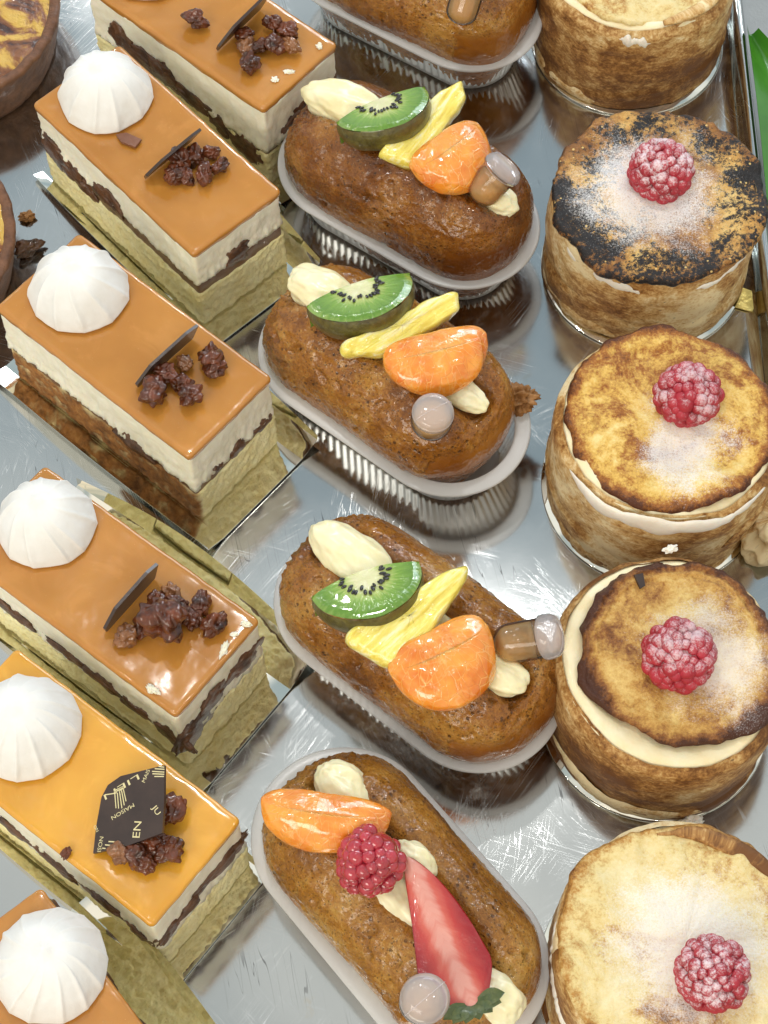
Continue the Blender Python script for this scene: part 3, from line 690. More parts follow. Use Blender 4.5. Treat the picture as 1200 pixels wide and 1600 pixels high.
# ------------------------------------------------------------------ babas in plastic cups
def stad(a, n):
    """(segment x, nx, ny) evenly round a stadium of unit-ish radius"""
    r = 2.6; per = 4*a+2*math.pi*r; out = []
    for i in range(n):
        d = per*i/n
        if d < 2*a: out.append((-a+d, 0, -1)); continue
        d -= 2*a
        if d < math.pi*r: t = d/r; out.append((a, math.sin(t), -math.cos(t))); continue
        d -= math.pi*r
        if d < 2*a: out.append((a-d, 0, 1)); continue
        d -= 2*a; t = d/r; out.append((-a, -math.sin(t), math.cos(t)))
    return out
RZ = 2.35
def cup(c, yaw, a, r, label):
    root = empty('plastic_cup', (c.x, c.y, 0), (0, 0, math.radians(yaw)), label, 'plastic cup', 'clear oval plastic cups under the babas')
    S = stad(a, 240)
    def ring(rr, z): return [(sx+nx*rr, ny*rr, z) for sx, nx, ny in S]
    m = MB(); m.loft([ring(r-.01, RZ-.09), ring(r+.015, RZ-.04), ring(r, RZ+.01), ring(r-.06, RZ+.035), ring(r-.25, RZ+.03), ring(r-.50, RZ+.03), ring(r-.55, RZ-.01), ring(r-.57, RZ-.10)])
    m.build('rim', MAT['rim'], root)
    m = MB(); S2 = stad(a, 640); rings = []
    for k in range(9):
        t = k/8; z = RZ-.09-(RZ-.16)*t; rr = r-.57-.45*t
        rings.append([(sx+nx*(rr+.03*(math.cos(i/640*2*math.pi*80)*sm(0, .12, t)*sm(1, .9, t))), ny*(rr+.03*math.cos(i/640*2*math.pi*80)*sm(0, .12, t)*sm(1, .9, t)), z) for i, (sx, nx, ny) in enumerate(S2)])
    rr = r-1.17
    rings.append([(sx+nx*rr, ny*rr, .03) for sx, nx, ny in S2])
    m.loft(rings, False, True)
    m.build('ribbed_wall', MAT['wall'], root)
def blob(cx, cy, cz, ax, yaw, seed, amp=.16, f=.9, sub=4, taper=0., groove=0.):
    m = MB(); vs, fs = ico(sub); pts = []; ca, sa = math.cos(yaw), math.sin(yaw)
    for p in vs:
        d = 1+amp*fr(p, f, seed, 3)
        d *= 1+groove*math.cos(math.atan2(p.z, p.y)*7+2.2*p.x)*(1-abs(p.x)**3)
        x, y, z = p.x*ax[0]*d, p.y*ax[1]*d*(1+taper*p.x), p.z*ax[2]*d
        pts.append((cx+ca*x-sa*y, cy+sa*x+ca*y, cz+z))
    m.add(pts, fs); return m
def baba(c, yaw, a, r, H, seed, mat, label, creams, shift=(0, 0)):
    root = empty('rum_baba', (c.x, c.y, 0), (0, 0, math.radians(yaw)), label, 'baba', 'glazed babas in the middle row')
    S = stad(a, 260); rings = []; zb, zm = .16, 2.9
    prof = []
    for k in range(22):
        t = k/21; prof.append((.80*(1-t)**1.25, zb+(zm-zb)*t))
    for k in range(1, 62):
        t = k/61; an = t*math.pi/2
        prof.append((r*(1-math.cos(an)**.82), zm+(H-zm)*math.sin(an)**.86))
    for k, (d, z) in enumerate(prof):
        ring = []
        for sx, nx, ny in S:
            rr = max(r-d, .004); sq = .83
            x = sx+math.copysign(abs(nx)**sq, nx)*rr; y = math.copysign(abs(ny)**sq, ny)*rr; zz = z
            p = (x, y, z)
            smooth_end = sm(3.2, 4.0, x+.8*nz(p, .9, seed))*sm(4.3, 3.6, z)
            disp = .16*nz(p, .33, seed)+.035*fr(p, 1.1, seed, 3)+(1-smooth_end)*(.035*fr(p, 4.5, seed+2, 3)-.12*sm(.28, .5, nz(p, 2.4, seed+8))*sm(-.1, .3, nz(p, .7, seed+4)))
            torn = sm(-3.3, -4.2, x+.6*nz(p, 1.1, seed))*sm(2.8, 4.0, z)
            disp += torn*(.13*fr(p, 4., seed+4, 4)-.05)
            k2 = min(1., rr/.8)
            x += nx*disp*k2; y += ny*disp*k2
            up = sm(zm, H, z)
            zz += up*(disp*.9)
            # the slit along the top, with raised torn lips
            off = y-.15*nz((x, 0, 0), .5, seed)-.1
            inx = sm(4.6, 3.9, abs(x))
            zz -= inx*up*(1.0*math.exp(-(off/.6)**2)) - inx*up*.10*math.exp(-((abs(off)-1.2)/.5)**2)
            if z < 1: zz = max(zz, .12)
            ring.append((x+shift[0], y+shift[1], zz))
        rings.append(ring)
    m = MB(); m.loft(rings, True, True); m.build('soaked_sponge', mat, root)
    for q in creams:
        x, y, z, ax, yw, s = q
        blob(x+shift[0], y+shift[1], z, ax, yw, s, .18, 1.0, 5, .12, .035).build('cream_dollop', MAT['cream'], root)
    return root
BC = {1: (at(652, -18, RZ), -33), 2: (at(637, 302, RZ), -35), 3: (at(614, 604, RZ), -38), 4: (at(652, 1007, RZ), -39.5), 5: (at(622, 1404, RZ), -50)}
clab = {1: 'clear plastic cup cut off by the top edge of the photo', 2: 'clear plastic cup under the darkest baba, second from the top', 3: 'clear plastic cup with an empty right end, third from the top',
        4: 'clear plastic cup under the baba with the wide pineapple triangle', 5: 'clear plastic cup under the strawberry baba'}
BLb = {1: 'brown baba cut off by the top edge, with a pipette standing in it', 2: 'dark brown glazed baba topped with kiwi, second from the top', 3: 'baba with a torn crumbly right end, topped with kiwi',
       4: 'glazed baba with wide pineapple triangle and pipette lying to the right', 5: 'golden baba topped with strawberry and raspberry, at the bottom'}
for i in BC:
    cup(BC[i][0], BC[i][1], 2.7 if i == 5 else 2.6, 3.02 if i == 5 else 2.92, clab[i])
baba(*BC[1], 2.5, 2.66, 5.5, 11, MAT['baba'], BLb[1], [(2.9, .0, 4.9, (1.3, .75, .6), 0., 1)])
baba(*BC[2], 2.45, 2.64, 5.4, 12, MAT['baba_dark'], BLb[2], [(-3.3, .3, 5.0, (1.55, .95, .75), .15, 2), (3.7, .1, 4.9, (1.0, .6, .5), 0, 3), (.5, 0, 4.7, (2.6, .6, .5), 0, 4)])
baba(*BC[3], 2.3, 2.64, 5.3, 13, MAT['baba'], BLb[3], [(-3.2, .3, 4.9, (1.5, .85, .6), .1, 5), (3.0, .0, 4.95, (1.25, .6, .5), 0, 6), (0, 0, 4.7, (2.6, .6, .5), 0, 7)], (-.3, .05))
baba(*BC[4], 2.5, 2.66, 5.3, 14, MAT['baba'], BLb[4], [(-3.0, .1, 5.0, (1.75, .95, .7), -.1, 8), (3.1, .0, 4.95, (1.3, .68, .6), .1, 9), (.5, 0, 4.7, (2.6, .6, .5), 0, 10)])
baba(*BC[5], 2.55, 2.62, 5.2, 15, MAT['baba_gold'], BLb[5], [(-3.4, .55, 4.8, (1.1, .75, .6), 0, 11), (-.2, .75, 5.0, (.75, .5, .5), .1, 12), (.0, -.45, 4.75, (1.7, .75, .5), 0, 13), (4.5, .0, 4.5, (.9, .7, .6), 0, 14)], (.12, -.05))
# torn crumb hanging on the third baba
m = blob(0, 0, 0, (.65, .5, .4), 0, 77, .7, 2.2)
tag(m.build('pastry_crumb', MAT['crumb'], None, at(808, 622, 2.75)), 'rough brown crumb hanging off the torn right end of a baba', 'crumb')

# ---- kiwi
def kiwi(px, py, z, r, yaw, tilt, seed, label, th=.95):
    c = at(px, py, z); root = empty('kiwi_slice', c, (0, 0, 0), label, 'kiwi slice', 'half kiwi slices on the babas')
    root.rotation_euler = (Matrix.Rotation(math.radians(yaw), 3, 'Z') @ Matrix.Rotation(math.radians(-tilt), 3, 'X')).to_euler()
    n = 48; rg = random.Random(seed)
    rim = [(r*math.cos(math.pi*(1+i/n)), r*.92*math.sin(math.pi*(1+i/n))) for i in range(n+1)]
    # face: concentric half rings, cut chord slightly wavy
    m = MB(); rings = []
    for k in range(15):
        f = k/14; rings.append([(x*f, y*f+.40*(1-(x*f/r)**2)*(1-abs(y*f)/r), .02+.03*nz((x*f, y*f, 0), 1.5, seed)-(.10*sm(.9, 1, f))) for x, y in rim])
    m.loft(rings, closed=False)
    # chord wall
    ch = [(x, .40*(1-(x/r)**2), 0) for x in [r*(1-2*i/20) for i in range(21)]]
    m.loft([[(x, y, .0) for x, y, _ in ch], [(x, y*.9, -th) for x, y, _ in ch]], closed=False)
    m.build('flesh', MAT['kiwi'], root)
    m = MB(); rings = []
    for k in range(9):
        f = k/8; g = 1+.04*math.sin(f*math.pi)+.0
        rings.append([(x*g*(1-.12*f*f), y*g*(1-.12*f*f), -.07-th*f+.03*nz((x, y, f*2), 2, seed)) for x, y in rim])
    m.loft(rings, closed=False); m.build('skin', MAT['kiwi_skin'], root)
    m = MB(); vs, fs = ico(2)
    for i in range(22):
        an = math.pi*(.93+1.14*(i+rg.uniform(-.3, .3))/21); q = r*rg.uniform(.30, .47); e = rg.uniform(.8, 1.2)
        if i in (3, 4, 16, 17): q *= .9
        cx, cy = q*math.cos(an), q*.95*math.sin(an)+.12
        ca, sa = math.cos(an), math.sin(an)
        m.add([(cx+ca*p.x*.105*e-sa*p.y*.055*e, cy+sa*p.x*.105*e+ca*p.y*.055*e, .055+p.z*.045) for p in vs], fs)
    m.build('seeds', MAT['seed'], root)
kiwi(595, 163, 6.35, 1.83, 27, 22, 1, 'half kiwi slice beside the big white cream dollop, second baba from the top')
kiwi(560, 452, 6.2, 1.93, 21, 22, 2, 'shiny half kiwi slice on the baba with a torn right end')
kiwi(571, 905, 6.2, 1.85, 20, 20, 3, 'half kiwi slice on the baba with the wide pineapple triangle')

# ---- pineapple
def pine(pts, z, th, seed, label, tilt):
    P = [at(x, y, z) for x, y in pts]; c = sum(P, V(0, 0, 0))/len(P)
    ax = (P[0]-c); ya = math.atan2(ax.y, ax.x); rm = Matrix.Rotation(-ya, 3, 'Z')
    Q = [rm @ (p-c) for p in P]
    # resample outline
    n = 90; L = [(Q[(i+1) % len(Q)]-Q[i]).length for i in range(len(Q))]; tot = sum(L); out = []
    for k in range(n):
        d = tot*k/n; i = 0
        while d > L[i]: d -= L[i]; i += 1
        out.append(Q[i].lerp(Q[(i+1) % len(Q)], d/L[i]))
    for _ in range(3): out = [(out[i-1]+out[i]*2+out[(i+1) % n])/4 for i in range(n)]
    m = MB(); rings = []
    for s, zz in [(.0, -th), (.5, -th), (.9, -th*.98), (1.0, -th*.8), (1.04, -th*.5), (1.03, -th*.25), (1.0, -.1), (.95, -.0), (.86, .04), (.7, .05), (.5, .03), (.3, .05), (.12, .05), (.001, .05)]:
        rings.append([(p.x*s+.05*nz((p.x, p.y, zz), 2.2, seed), p.y*s+.06*nz((p.x, p.y, zz+3), 2.2, seed), zz+.09*nz((p.x*s*.6, p.y*s*3, 0), 1.3, seed)*(1 if zz > -.3 else .2)) for p in out])
    m.loft(rings)
    e = (Matrix.Rotation(ya, 3, 'Z') @ Matrix.Rotation(math.radians(tilt), 3, 'X')).to_euler()
    tag(m.build('pineapple_wedge', MAT['pine'], None, c, e), label, 'pineapple wedge', 'pineapple wedges on the babas')
pine([(722, 122), (730, 150), (690, 205), (648, 252), (592, 238), (630, 195), (690, 140)], 6.1, .75, 1, 'upright pineapple wedge on the second baba from the top', 12)
pine([(712, 452), (720, 478), (660, 520), (600, 550), (538, 552), (534, 536), (600, 512), (665, 468)], 6.1, .7, 2, 'long pineapple wedge on the baba with a torn right end', 14)
pine([(730, 880), (728, 905), (690, 960), (640, 1044), (600, 1032), (544, 1002), (542, 988), (620, 945), (680, 900)], 6.3, .75, 3, 'wide triangular pineapple wedge, widest of the three', 8)

# ---- mandarin
def mandarin(px, py, z, sx, sy, sz, yaw, tilt, roll, seed, label):
    c = at(px, py, z); m = MB(); vs, fs = ico(5); pts = []
    for p in vs:
        x, y, zz = p
        yy = y if y > 0 else y*.62
        th = .50+.50*sm(-1.0, .55, y)
        X = math.copysign(abs(x)**.88, x)*sx; Y = yy*sy + .10*sy*(1-abs(x))*(1 if y < 0 else 0) - .12*sy*x*x; Z = zz*sz*th*(1-.12*abs(x))
        ridge = .02*math.sin(math.atan2(x, y+1.2)*15+3*nz(p, 1.2, seed))
        d = 1+.05*fr(p, 1.3, seed, 3)+ridge*.35
        pts.append((X*d, Y*d, Z*d))
    m.add(pts, fs)
    e = (Matrix.Rotation(math.radians(yaw), 3, 'Z') @ Matrix.Rotation(math.radians(tilt), 3, 'X') @ Matrix.Rotation(math.radians(roll), 3, 'Y')).to_euler()
    tag(m.build('mandarin_segment', MAT['mandarin'], None, c, e), label, 'mandarin segment', 'mandarin segments on the babas')
mandarin(703, 240, 6.0, 1.62, 1.62, .85, 222, -14, 0, 1, 'glossy mandarin segment on the second baba from the top')
mandarin(681, 553, 6.0, 1.85, 1.5, .85, 196, -20, 0, 2, 'mandarin segment on the baba with a torn right end')
mandarin(692, 1025, 6.0, 1.75, 1.80, .85, 208, -10, 0, 3, 'rounded mandarin segment with visible pulp, below the wide pineapple triangle')
mandarin(508, 1272, 5.75, 2.0, 1.2, .85, 172, -16, 0, 4, 'mandarin segment beside the raspberry on the strawberry baba')

# ---- pipettes
def pipette(pb, zb, axis, label, L=2.0, r=.62, rb=.70, bl=1.05):
    c = at(*pb, zb); ax = Vector(axis).normalized()
    root = empty('syrup_pipette', c, ax.to_track_quat('Z', 'Y').to_euler(), label, 'pipette', 'syrup pipettes stuck in the babas')
    def lathe(prof, n=40):
        m = MB(); m.loft([[(q*math.cos(2*math.pi*i/n), q*math.sin(2*math.pi*i/n), z) for i in range(n)] for q, z in prof]); return m
    pf = [(.01, -.0)]+[(r*math.sin(t), r*(1-math.cos(t))*.8) for t in (.3, .6, .9, 1.2, 1.45)]+[(r, .6), (r, L), (r*.97, L+.08)]
    lathe(pf).build('tube', MAT['tube'], root)
    lathe([(.01, .04)]+[(max(q-.07, .01), z+.03) for q, z in pf[1:-2]]+[(r-.07, L*.86), (.01, L*.87)]).build('syrup', MAT['syrup'], root)
    bp = [(r*.97, L+.04), (rb-.02, L+.10), (rb, L+.2), (rb, L+bl*.35), (rb*.97, L+bl*.6), (rb*.88, L+bl*.80), (rb*.70, L+bl*.92), (rb*.4, L+bl*.99), (rb*.12, L+bl*1.02), (.005, L+bl*1.02)]
    b = lathe(bp).build('bulb', MAT['bulb'], root)
    m = MB(); n = 24                                # moulding seam over the bulb
    path = [(q, z) for q, z in bp[2:]]; path = path+[(-q, z) for q, z in reversed(path)]
    m.loft([[(q*1.012, -.018, z+.006), (q*1.035, 0, z+.02), (q*1.012, .018, z+.006)] for q, z in path], closed=False)
    m.build('seam', MAT['bulb'], b)
pipette((716, 38), 5.5, (.35, .75, 1.0), 'syrup pipette standing in the baba at the top edge')
pipette((742, 312), 5.2, (.42, .22, .50), 'short syrup pipette on the second baba from the top', 1.35, .66, .76, .55)
pipette((672, 668), 5.0, (.06, -.10, 1.0), 'syrup pipette seen bulb on, in the baba with the torn end', 1.0, .72, .72, .55)
pipette((772, 1010), 5.2, (1.0, .02, .42), 'pipette of amber syrup lying out to the right between a baba and a cake', 1.55, .66, .74, .75)
pipette((655, 1568), 4.6, (.10, -.12, 1.0), 'syrup pipette with a round bulb beside the strawberry', 1.1, .68, .74, .95)

# ---- raspberries
def raspberry(px, py, z, r, h, rot, mat, seed, label, grp=None, n=92, dr=.235):
    c = at(px, py, z); m = MB(); vs, fs = ico(2); rg = random.Random(seed)
    for k in range(n):
        t = (k+.5)/n; zz = 1-1.72*t; q = math.sqrt(max(0, 1-zz*zz)); an = k*2.39996+rg.uniform(-.22, .22)
        sh = (1-.12*max(0, zz))
        p = V(q*math.cos(an)*r*sh*.86, q*math.sin(an)*r*sh*.86, zz*h*.86); e = dr*r*rg.uniform(.78, 1.18)*(.85 if zz > .75 else 1)
        m.add([p+V(v.x*e, v.y*e, v.z*e) for v in vs], fs)
    v3, f3 = ico(3); m.add([(v.x*r*.83, v.y*r*.83, v.z*h*.83) for v in v3], f3)
    tag(m.build('raspberry', mat, None, c, rot), label, 'raspberry', grp)
CT = 4.75
g = 'raspberries on the crepe cakes'
raspberry(1033, 265, CT+.72, 1.14, 1.12, (-.25, .1, 0), MAT['rasp_sugar'], 1, 'sugar dusted raspberry on the charred black topped cake', g)
raspberry(1075, 617, CT+.70, 1.12, .98, (-.1, .1, 1), MAT['rasp_sugar_light'], 2, 'raspberry on the golden yellow topped cake', g)
raspberry(1060, 1024, CT+.72, 1.15, 1.05, (-.2, -.1, 2), MAT['rasp_sugar_light'], 3, 'wide raspberry on the brown topped cake with cream crescent', g, 96, .23)
raspberry(1114, 1522, CT+.80, 1.10, 1.28, (-.45, .15, 3), MAT['rasp_sugar'], 4, 'heavily sugared raspberry on the pale cake at the bottom right', g, 110, .21)
raspberry(580, 1345, 6.0, .97, 1.12, (1.9, 0, -.75), MAT['rasp'], 5, 'shiny dark raspberry next to the strawberry on the bottom baba', None, 80, .25)

# ---- strawberry half
def strawberry():
    P0, P1 = at(636, 1338, 5.75), at(742, 1578, 5.35); ax = (P1-P0); L = ax.length; ax.normalize()
    nr = V(.10, -.10, 1); nr = (nr-ax*nr.dot(ax)).normalized(); sd_ = nr.cross(ax)
    root = empty('strawberry_half', P0, (0, 0, 0), 'cut strawberry half, face up, along the bottom baba', 'strawberry')
    root.rotation_euler = basis(ax, sd_, nr)
    def hw(t): return 1.38*(t**.62)*(1-sm(.72, 1.04, t)*.62)*1.02
    N, M = 60, 28; face, under = [], []
    for i in range(N+1):
        t = max(i/N, .003); w_ = hw(t); x = L*t; row = []; row2 = []
        for j in range(M+1):
            s = -1+2*j/M; y = s*w_+.10*math.sin(t*5)
            row.append((x, y, .05*nz((x, y, 0), 1.2, 4)-.05*abs(s)**6 + .03*math.cos(s*3)))
            row2.append((x, y, -.05*abs(s)**6-.95*w_*math.sqrt(max(0, 1-s*s))))
        face.append(row); under.append(row2)
    m = MB(); m.loft(face, closed=False); m.build('cut_face', MAT['straw'], root)
    m = MB(); m.loft(list(reversed(under)), closed=False); m.build('skin', MAT['straw_skin'], root)
    for k in range(7):
        a = -1.3+2.6*k/6; m = MB(); rows = []
        for i in range(9):
            t = i/8; wd = .24*math.sin(math.pi*min(1, t*.9+.1)); q = .2+t*.85
            cx, cy = L*.97+q*math.cos(a)*.55-.1, q*math.sin(a); px_, py_ = -math.sin(a)*wd, math.cos(a)*wd
            zz = .06+.25*math.sin(t*2.4)-.1*t
            rows.append([(cx-px_, cy-py_, zz), (cx, cy, zz-.04), (cx+px_, cy+py_, zz)])
        m.loft(rows, closed=False); m.build('calyx_leaf', MAT['calyx'], root)
strawberry()

# ------------------------------------------------------------------ crepe cakes on round boards
def disc_ring(R_, n, fn): return [fn(R_, 2*math.pi*i/n) for i in range(n)]
def crepe(pxc, Rb, Rt, off, zt, seed, wrap, topm, label, blabel, tilt=(0, 0), bands=(), tab=None, roll=None, over=.0):
    c = at(*pxc, zt); c.z = 0
    root = empty('crepe_cake', c, (0, 0, 0), label, 'cake', 'round crepe cakes in the right row')
    n = 260
    def rad(th): return 1+.022*math.sin(2*th+seed)+.03*nz((math.cos(th), math.sin(th), 0), 1.3, seed)
    def wall(z): return 1.0 + .028*math.sin(math.pi*min(1, z/zt))
    rings = []
    def topz(th): return zt-.12+.16*nz((math.cos(th), math.sin(th), 3), 1.6, seed)+.07*nz((math.cos(th), math.sin(th), 8), 5., seed)
    for k in range(34):
        t = k/33; ring = []
        for i in range(n):
            th = 2*math.pi*i/n; z = .14+(topz(th)-.14)*t
            p = (math.cos(th)*3.7, math.sin(th)*3.7, z)
            # overlapping sheets: a slanting step round the side
            s1 = z-(1.0+.7*math.sin(th+seed*1.7)+.5*nz(p, .35, seed))
            s2 = z-(2.6+.9*math.sin(th*1.0+seed*2.9+1)+.5*nz(p, .35, seed+6))
            d = .09*sm(.06, -.06, s1)+.06*sm(-.06, .05, s2)+.08*nz(p, .6, seed)+.05*fr(p, 1.3, seed, 3)
            r = Rb*rad(th)*wall(z)+d - .25*sm(.92, 1., t)
            ring.append((r*math.cos(th), r*math.sin(th), z))
        rings.append(ring)
    m = MB(); m.loft(rings); m.build('crepe_wrap', wrap, root)
    # cream showing between the wrap and the top sheet
    m = MB(); rr = []
    for f, dz in [(1.012, -.30), (1.0, -.10), (.96, -.0), (.9, .03), (.8, .03), (.5, .02), (.001, .02)]:
        rr.append([((Rb*rad(2*math.pi*i/n)*f-.14)*math.cos(2*math.pi*i/n), (Rb*rad(2*math.pi*i/n)*f-.14)*math.sin(2*math.pi*i/n),
                    topz(2*math.pi*i/n)*(f > .85)+(zt-.12-(.42 if f < .7 else .2))*(f <= .85)+dz-(.3 if over > 0 and f < 1 else 0)) for i in range(n)])
    m.loft(rr); m.build('cream_filling', MAT['crepe_cream'], root)
    # caramelised top sheet
    m = MB(); rr = []
    def rt(th): return Rt*(1+(.13 if seed == 4 else .045)*nz((math.cos(th), math.sin(th), 5), 1.5, seed)+.05*nz((math.cos(th), math.sin(th), 5), 3.6, seed)+.02*nz((math.cos(th), math.sin(th), 5), 13., seed)) 
    for f, dz in [(.97, -.22-over), (1.0, -.10-over*.6), (1.005, -.03-over*.3), (.985, .05)]+[(.97-.01*q_, .09) for q_ in range(20)]+[(.75, .07), (.7, .06), (.58, .06), (.45, .05), (.3, .05), (.15, .05), (.001, .05)]:
        ring = []
        for i in range(n):
            th = 2*math.pi*i/n; r = rt(th)*f; x, y = r*math.cos(th), r*math.sin(th)
            z = zt+dz+.24*fr((x, y, 0), .62, seed, 3)+.05*fr((x, y, 0), 2.2, seed, 4)+tilt[0]*x+tilt[1]*y + (.035*math.sin(f*75+2*nz((x, y, 0), .8, 3))*sm(.72, .85, f)*sm(-1.5, 1., y-x*.4) if seed == 4 else 0)
            ring.append((x, y, z))
        rr.append(ring)
    m.loft(rr, True); o = m.build('caramelised_top', topm, root); o.location = V(off[0], off[1], 0)*.01
    # squeezed cream bands and folds on the side
    for a0, a1, z, wd, mt in bands:
        m = MB(); rows = []; N = 60
        for i in range(N+1):
            t = i/N; th = math.radians(a0+(a1-a0)*t); e = wd*math.sin(math.pi*t)**.6*max(.15, 1+.9*fr((t*7, 0, 0), 1, seed, 4)); zc = z[0]+(z[1]-z[0])*t+.16*fr((t*6, 3, 0), 1, seed, 4)
            row = []
            for j in range(9):
                q = math.pi*j/8; r = Rb*rad(th)*wall(zc)+.02+.16*math.sin(q)*min(1, e*3)
                row.append((r*math.cos(th), r*math.sin(th), zc-math.cos(q)*e))
            rows.append(row)
        m.loft(rows, closed=False); m.build('cream_band' if mt == 'cream_white' else 'crepe_fold', MAT[mt], root)
    if roll:
        a0, a1, rr_, zc, thk = roll; m = MB(); rows = []
        for i in range(61):
            t = i/60; th = math.radians(a0+(a1-a0)*t); w_ = thk*(.25+.75*math.sin(math.pi*min(1, t*1.15+.02))**.5)
            cx, cy = (rr_+.15*nz((t*3, 0, 0), 1, seed))*math.cos(th), (rr_+.15*nz((t*3, 0, 0), 1, seed))*math.sin(th)
            rows.append([(cx+w_*math.cos(q)*math.cos(th), cy+w_*math.cos(q)*math.sin(th), zc+w_*.6*math.sin(q)) for q in [2*math.pi*j/14 for j in range(14)]])
        m.loft(rows, True, True); m.build('rolled_edge', MAT['wrap_dark'], root)
    # board
    b = empty('round_cake_board', (c.x, c.y, 0), (0, 0, 0), blabel, 'cake board', 'round boards under the crepe cakes')
    m = MB(); m.loft([disc_ring(q, 128, lambda r, th: (r*math.cos(th), r*math.sin(th), z)) for q, z in ((Rb+.12, .02), (Rb+.25, .03), (Rb+.26, .09), (Rb+.24, .10))], True, True)
    m.build('board_disc', MAT['card'], b)
    if tab:
        th = math.radians(tab); m = MB(); m.prism([(Rb, -.5), (Rb+.9, -.45), (Rb+1.0, .45), (Rb, .5)], .04, .10)
        tb = m.build('tab', simple('gold_foil', (.62, .44, .12), (.80, .62, .22), 2., .35, 0., .5, 3., metal=1.), b, None, (0, 0, th), smooth=False)
    return root
crepe((1000, -62), 3.75, 3.45, (.1, .15), CT, 1, MAT['wrap_dark'], TOPS[1], 'torched round crepe cake cut off at the top, with a rolled brown edge', 'round board under the cake at the top right',
      bands=[(-108, -84, (4.25, 4.15), .22, 'cream_white'), (170, 260, (.3, .35), .22, 'wrap_pale'), (188, 200, (3.4, 4.2), .16, 'cream_white')], roll=(-78, 25, 3.45, CT+.1, .28))
crepe((1028, 303), 3.72, 3.98, (.02, .0), CT, 2, MAT['wrap'], TOPS[2], 'round crepe cake with a charred black and sugared top', 'gold board with a tab under the charred cake', tab=-22,
      bands=[(205, 262, (4.0, 3.6), .22, 'cream_white'), (180, 250, (.5, .4), .3, 'wrap_pale'), (-70, -20, (3.7, 4.2), .18, 'cream_white')], over=.12)
crepe((1045, 660), 3.82, 3.68, (.05, .18), CT, 3, MAT['wrap'], TOPS[3], 'round crepe cake with a golden yellow top and white cream seam', 'round board under the golden topped cake',
      bands=[(205, 330, (4.3, 4.2), .36, 'cream_white'), (200, 255, (.4, .35), .25, 'wrap_pale'), (-60, -15, (1.8, 3.4), .3, 'wrap_dark')])
crepe((1050, 1030), 3.72, 3.30, (.30, .24), CT, 4, MAT['wrap_dark'], TOPS[4], 'round crepe cake with a brown top and pale cream crescent', 'round board under the brown topped cake',
      bands=[(195, 300, (.75, .6), .32, 'wrap_pale'), (200, 330, (.35, .4), .25, 'wrap_pale')])
crepe((1068, 1478), 3.85, 3.85, (.0, .0), CT, 5, MAT['wrap'], TOPS[5], 'pale sugar dusted crepe cake at the bottom right', 'round board under the pale sugared cake',
      bands=[(165, 215, (4.0, 2.4), .3, 'cream_white')], roll=(35, 100, 3.55, CT+.12, .3), over=.1)
# small cream scraps fallen beside the cakes
for px, py, z, sx, lb in [(1078, 1288, .35, .45, 'small white cream scrap on the board edge between the two lowest cakes'), (1048, 858, CT+.1, .22, 'white cream flake on the back rim of the brown topped cake')]:
    m = blob(0, 0, 0, (sx, sx*.6, sx*.4), .4, px, .6, 1.8)
    tag(m.build('cream_scrap', MAT['cream_white'], None, at(px, py, z)), lb, 'cream scrap')
m = MB(); m.prism([(-.16, -.25), (.05, -.22), (.18, .2), (-.15, .25)], -.04, .05)
tag(m.build('chocolate_fleck', MAT['shard'], None, at(1001, 907, CT+.15), (.3, .2, .5), smooth=False), 'tiny dark chocolate fleck on the brown topped cake', 'chocolate fleck')
m = blob(0, 0, .75, (1.5, 1.1, .8), .6, 41, .45, 1.2, 5)
tag(m.build('crepe_scrap', MAT['wrap_pale'], None, at(1212, 835, .0)), 'crumpled pale crepe piece at the right edge, between two cakes', 'crepe piece')

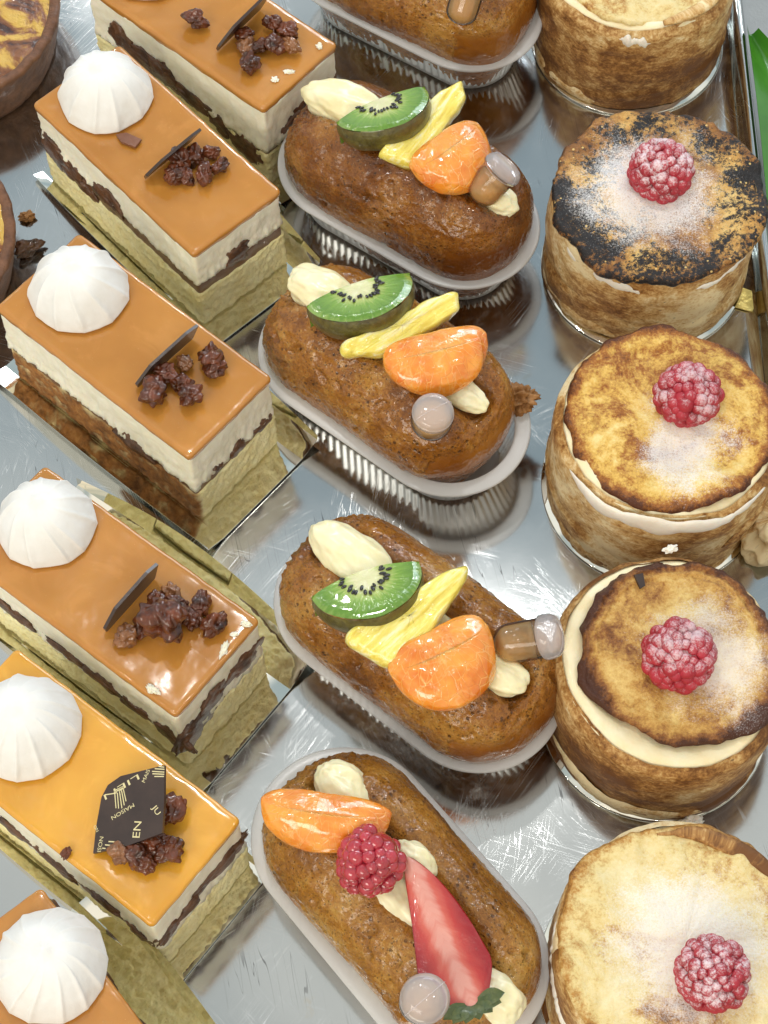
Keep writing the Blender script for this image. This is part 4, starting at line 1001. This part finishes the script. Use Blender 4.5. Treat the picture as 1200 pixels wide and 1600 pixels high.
# ------------------------------------------------------------------ tarts, crumb, leaf
def tart(px, py, R_, H, seed, label):
    c = at(px, py, H); c.z = 0
    root = empty('custard_tart', c, (0, 0, 0), label, 'tart', 'burnt custard tarts at the left edge'); n = 260
    def ringf(r, z, amp): return [((r+amp*fr((math.cos(q)*5, math.sin(q)*5, z), 1.6, seed, 4))*math.cos(q), (r+amp*fr((math.cos(q)*5, math.sin(q)*5, z), 1.6, seed, 4))*math.sin(q), z+(.07*fr((math.cos(q)*5, math.sin(q)*5, 9), 1.4, seed) if z > H*.8 else 0)) for q in [2*math.pi*i/n for i in range(n)]]
    m = MB(); m.loft([ringf(R_-.55+.55*t, .02+H*.94*t, .06) for t in [k/14 for k in range(15)]]+[ringf(R_-.02, H, .05), ringf(R_-.14, H+.05, .05), ringf(R_-.34, H+.04, .06), ringf(R_-.45, H-.08, .06), ringf(R_-.5, H-.4, .05)], True)
    m.build('crust', MAT['tart_crust'], root)
    m = MB(); rr = []
    for k in range(22):
        r = max((R_-.4)*(1-k/21), .01); rr.append([(r*math.cos(q), r*math.sin(q), H-.12+.10*nz((r*math.cos(q), r*math.sin(q), 0), .7, seed)) for q in [2*math.pi*i/160 for i in range(160)]])
    m.loft(rr); m.build('custard_filling', MAT['custard'], root)
tart(-104, 12, 5.15, 2.4, 1, 'custard tart with shiny burnt spots in the top left corner')
tart(-188, 372, 5.15, 2.4, 2, 'custard tart mostly outside the left edge, only its brown crust showing')
m = blob(0, 0, 0, (.3, .22, .16), .4, 5, .5, 1.8)
tag(m.build('pastry_crumb', MAT['crumb'], None, at(42, 338, .15)), 'small brown crumb on the steel beside the tart crust', 'crumb')
m = blob(0, 0, 0, (.55, .3, .3), .5, 6, .5, 1.4)
tag(m.build('burnt_custard_drip', MAT['lump'], None, at(42, 388, .3)), 'dark burnt drip on the steel beside the lower tart', 'drip')
# green leaf beyond the tray edge
m = MB(); rows = []
ea, eb = at(1167, 34, 1.75), at(1200, 330, 1.55)
for i in range(31):
    t = i/30; e = ea.lerp(eb, t); wd = 3.2*math.sin(math.pi*min(1, .02+t*.7))**.7+.05; row = []
    for j in range(9):
        q = j/8
        row.append((e.x+q*wd*.9, e.y+q*wd*(-.55+.3*t), e.z-.05-.9*math.sin(q*math.pi)*.6+.25*math.sin(t*3)))
    rows.append(row)
m.loft(rows, closed=False)
m.loft([[(x, y, z-.04) for x, y, z in r] for r in reversed(rows)], closed=False)
lf = m.build('green_leaf', MAT['leaf']); tag(lf, 'glossy green leaf lying beyond the steel tray edge, top right', 'leaf')

# pale crumbs along the cut edges
rc = random.Random(3)
for px, py, z, k in [(385, 975, SH+.03, 4), (366, 991, SH+.03, 4), (350, 1014, SH+.03, 4), (499, 72, SH+.03, 1), (452, 112, SH+.03, 1), (430, 124, SH+.03, 1), (238, 1077, SH+.03, 4)]:
    m = blob(0, 0, 0, (rc.uniform(.12, .24), rc.uniform(.08, .13), .06), rc.uniform(0, 3), rc.random()*40, .7, 1.7, 3)
    tag(m.build('cake_crumb', MAT['mousse'], None, at(px, py, z), (0, 0, rc.uniform(0, 3))), 'pale crumb flake on the glaze of ' + where[k], 'crumb', 'pale crumbs on ' + where[k])
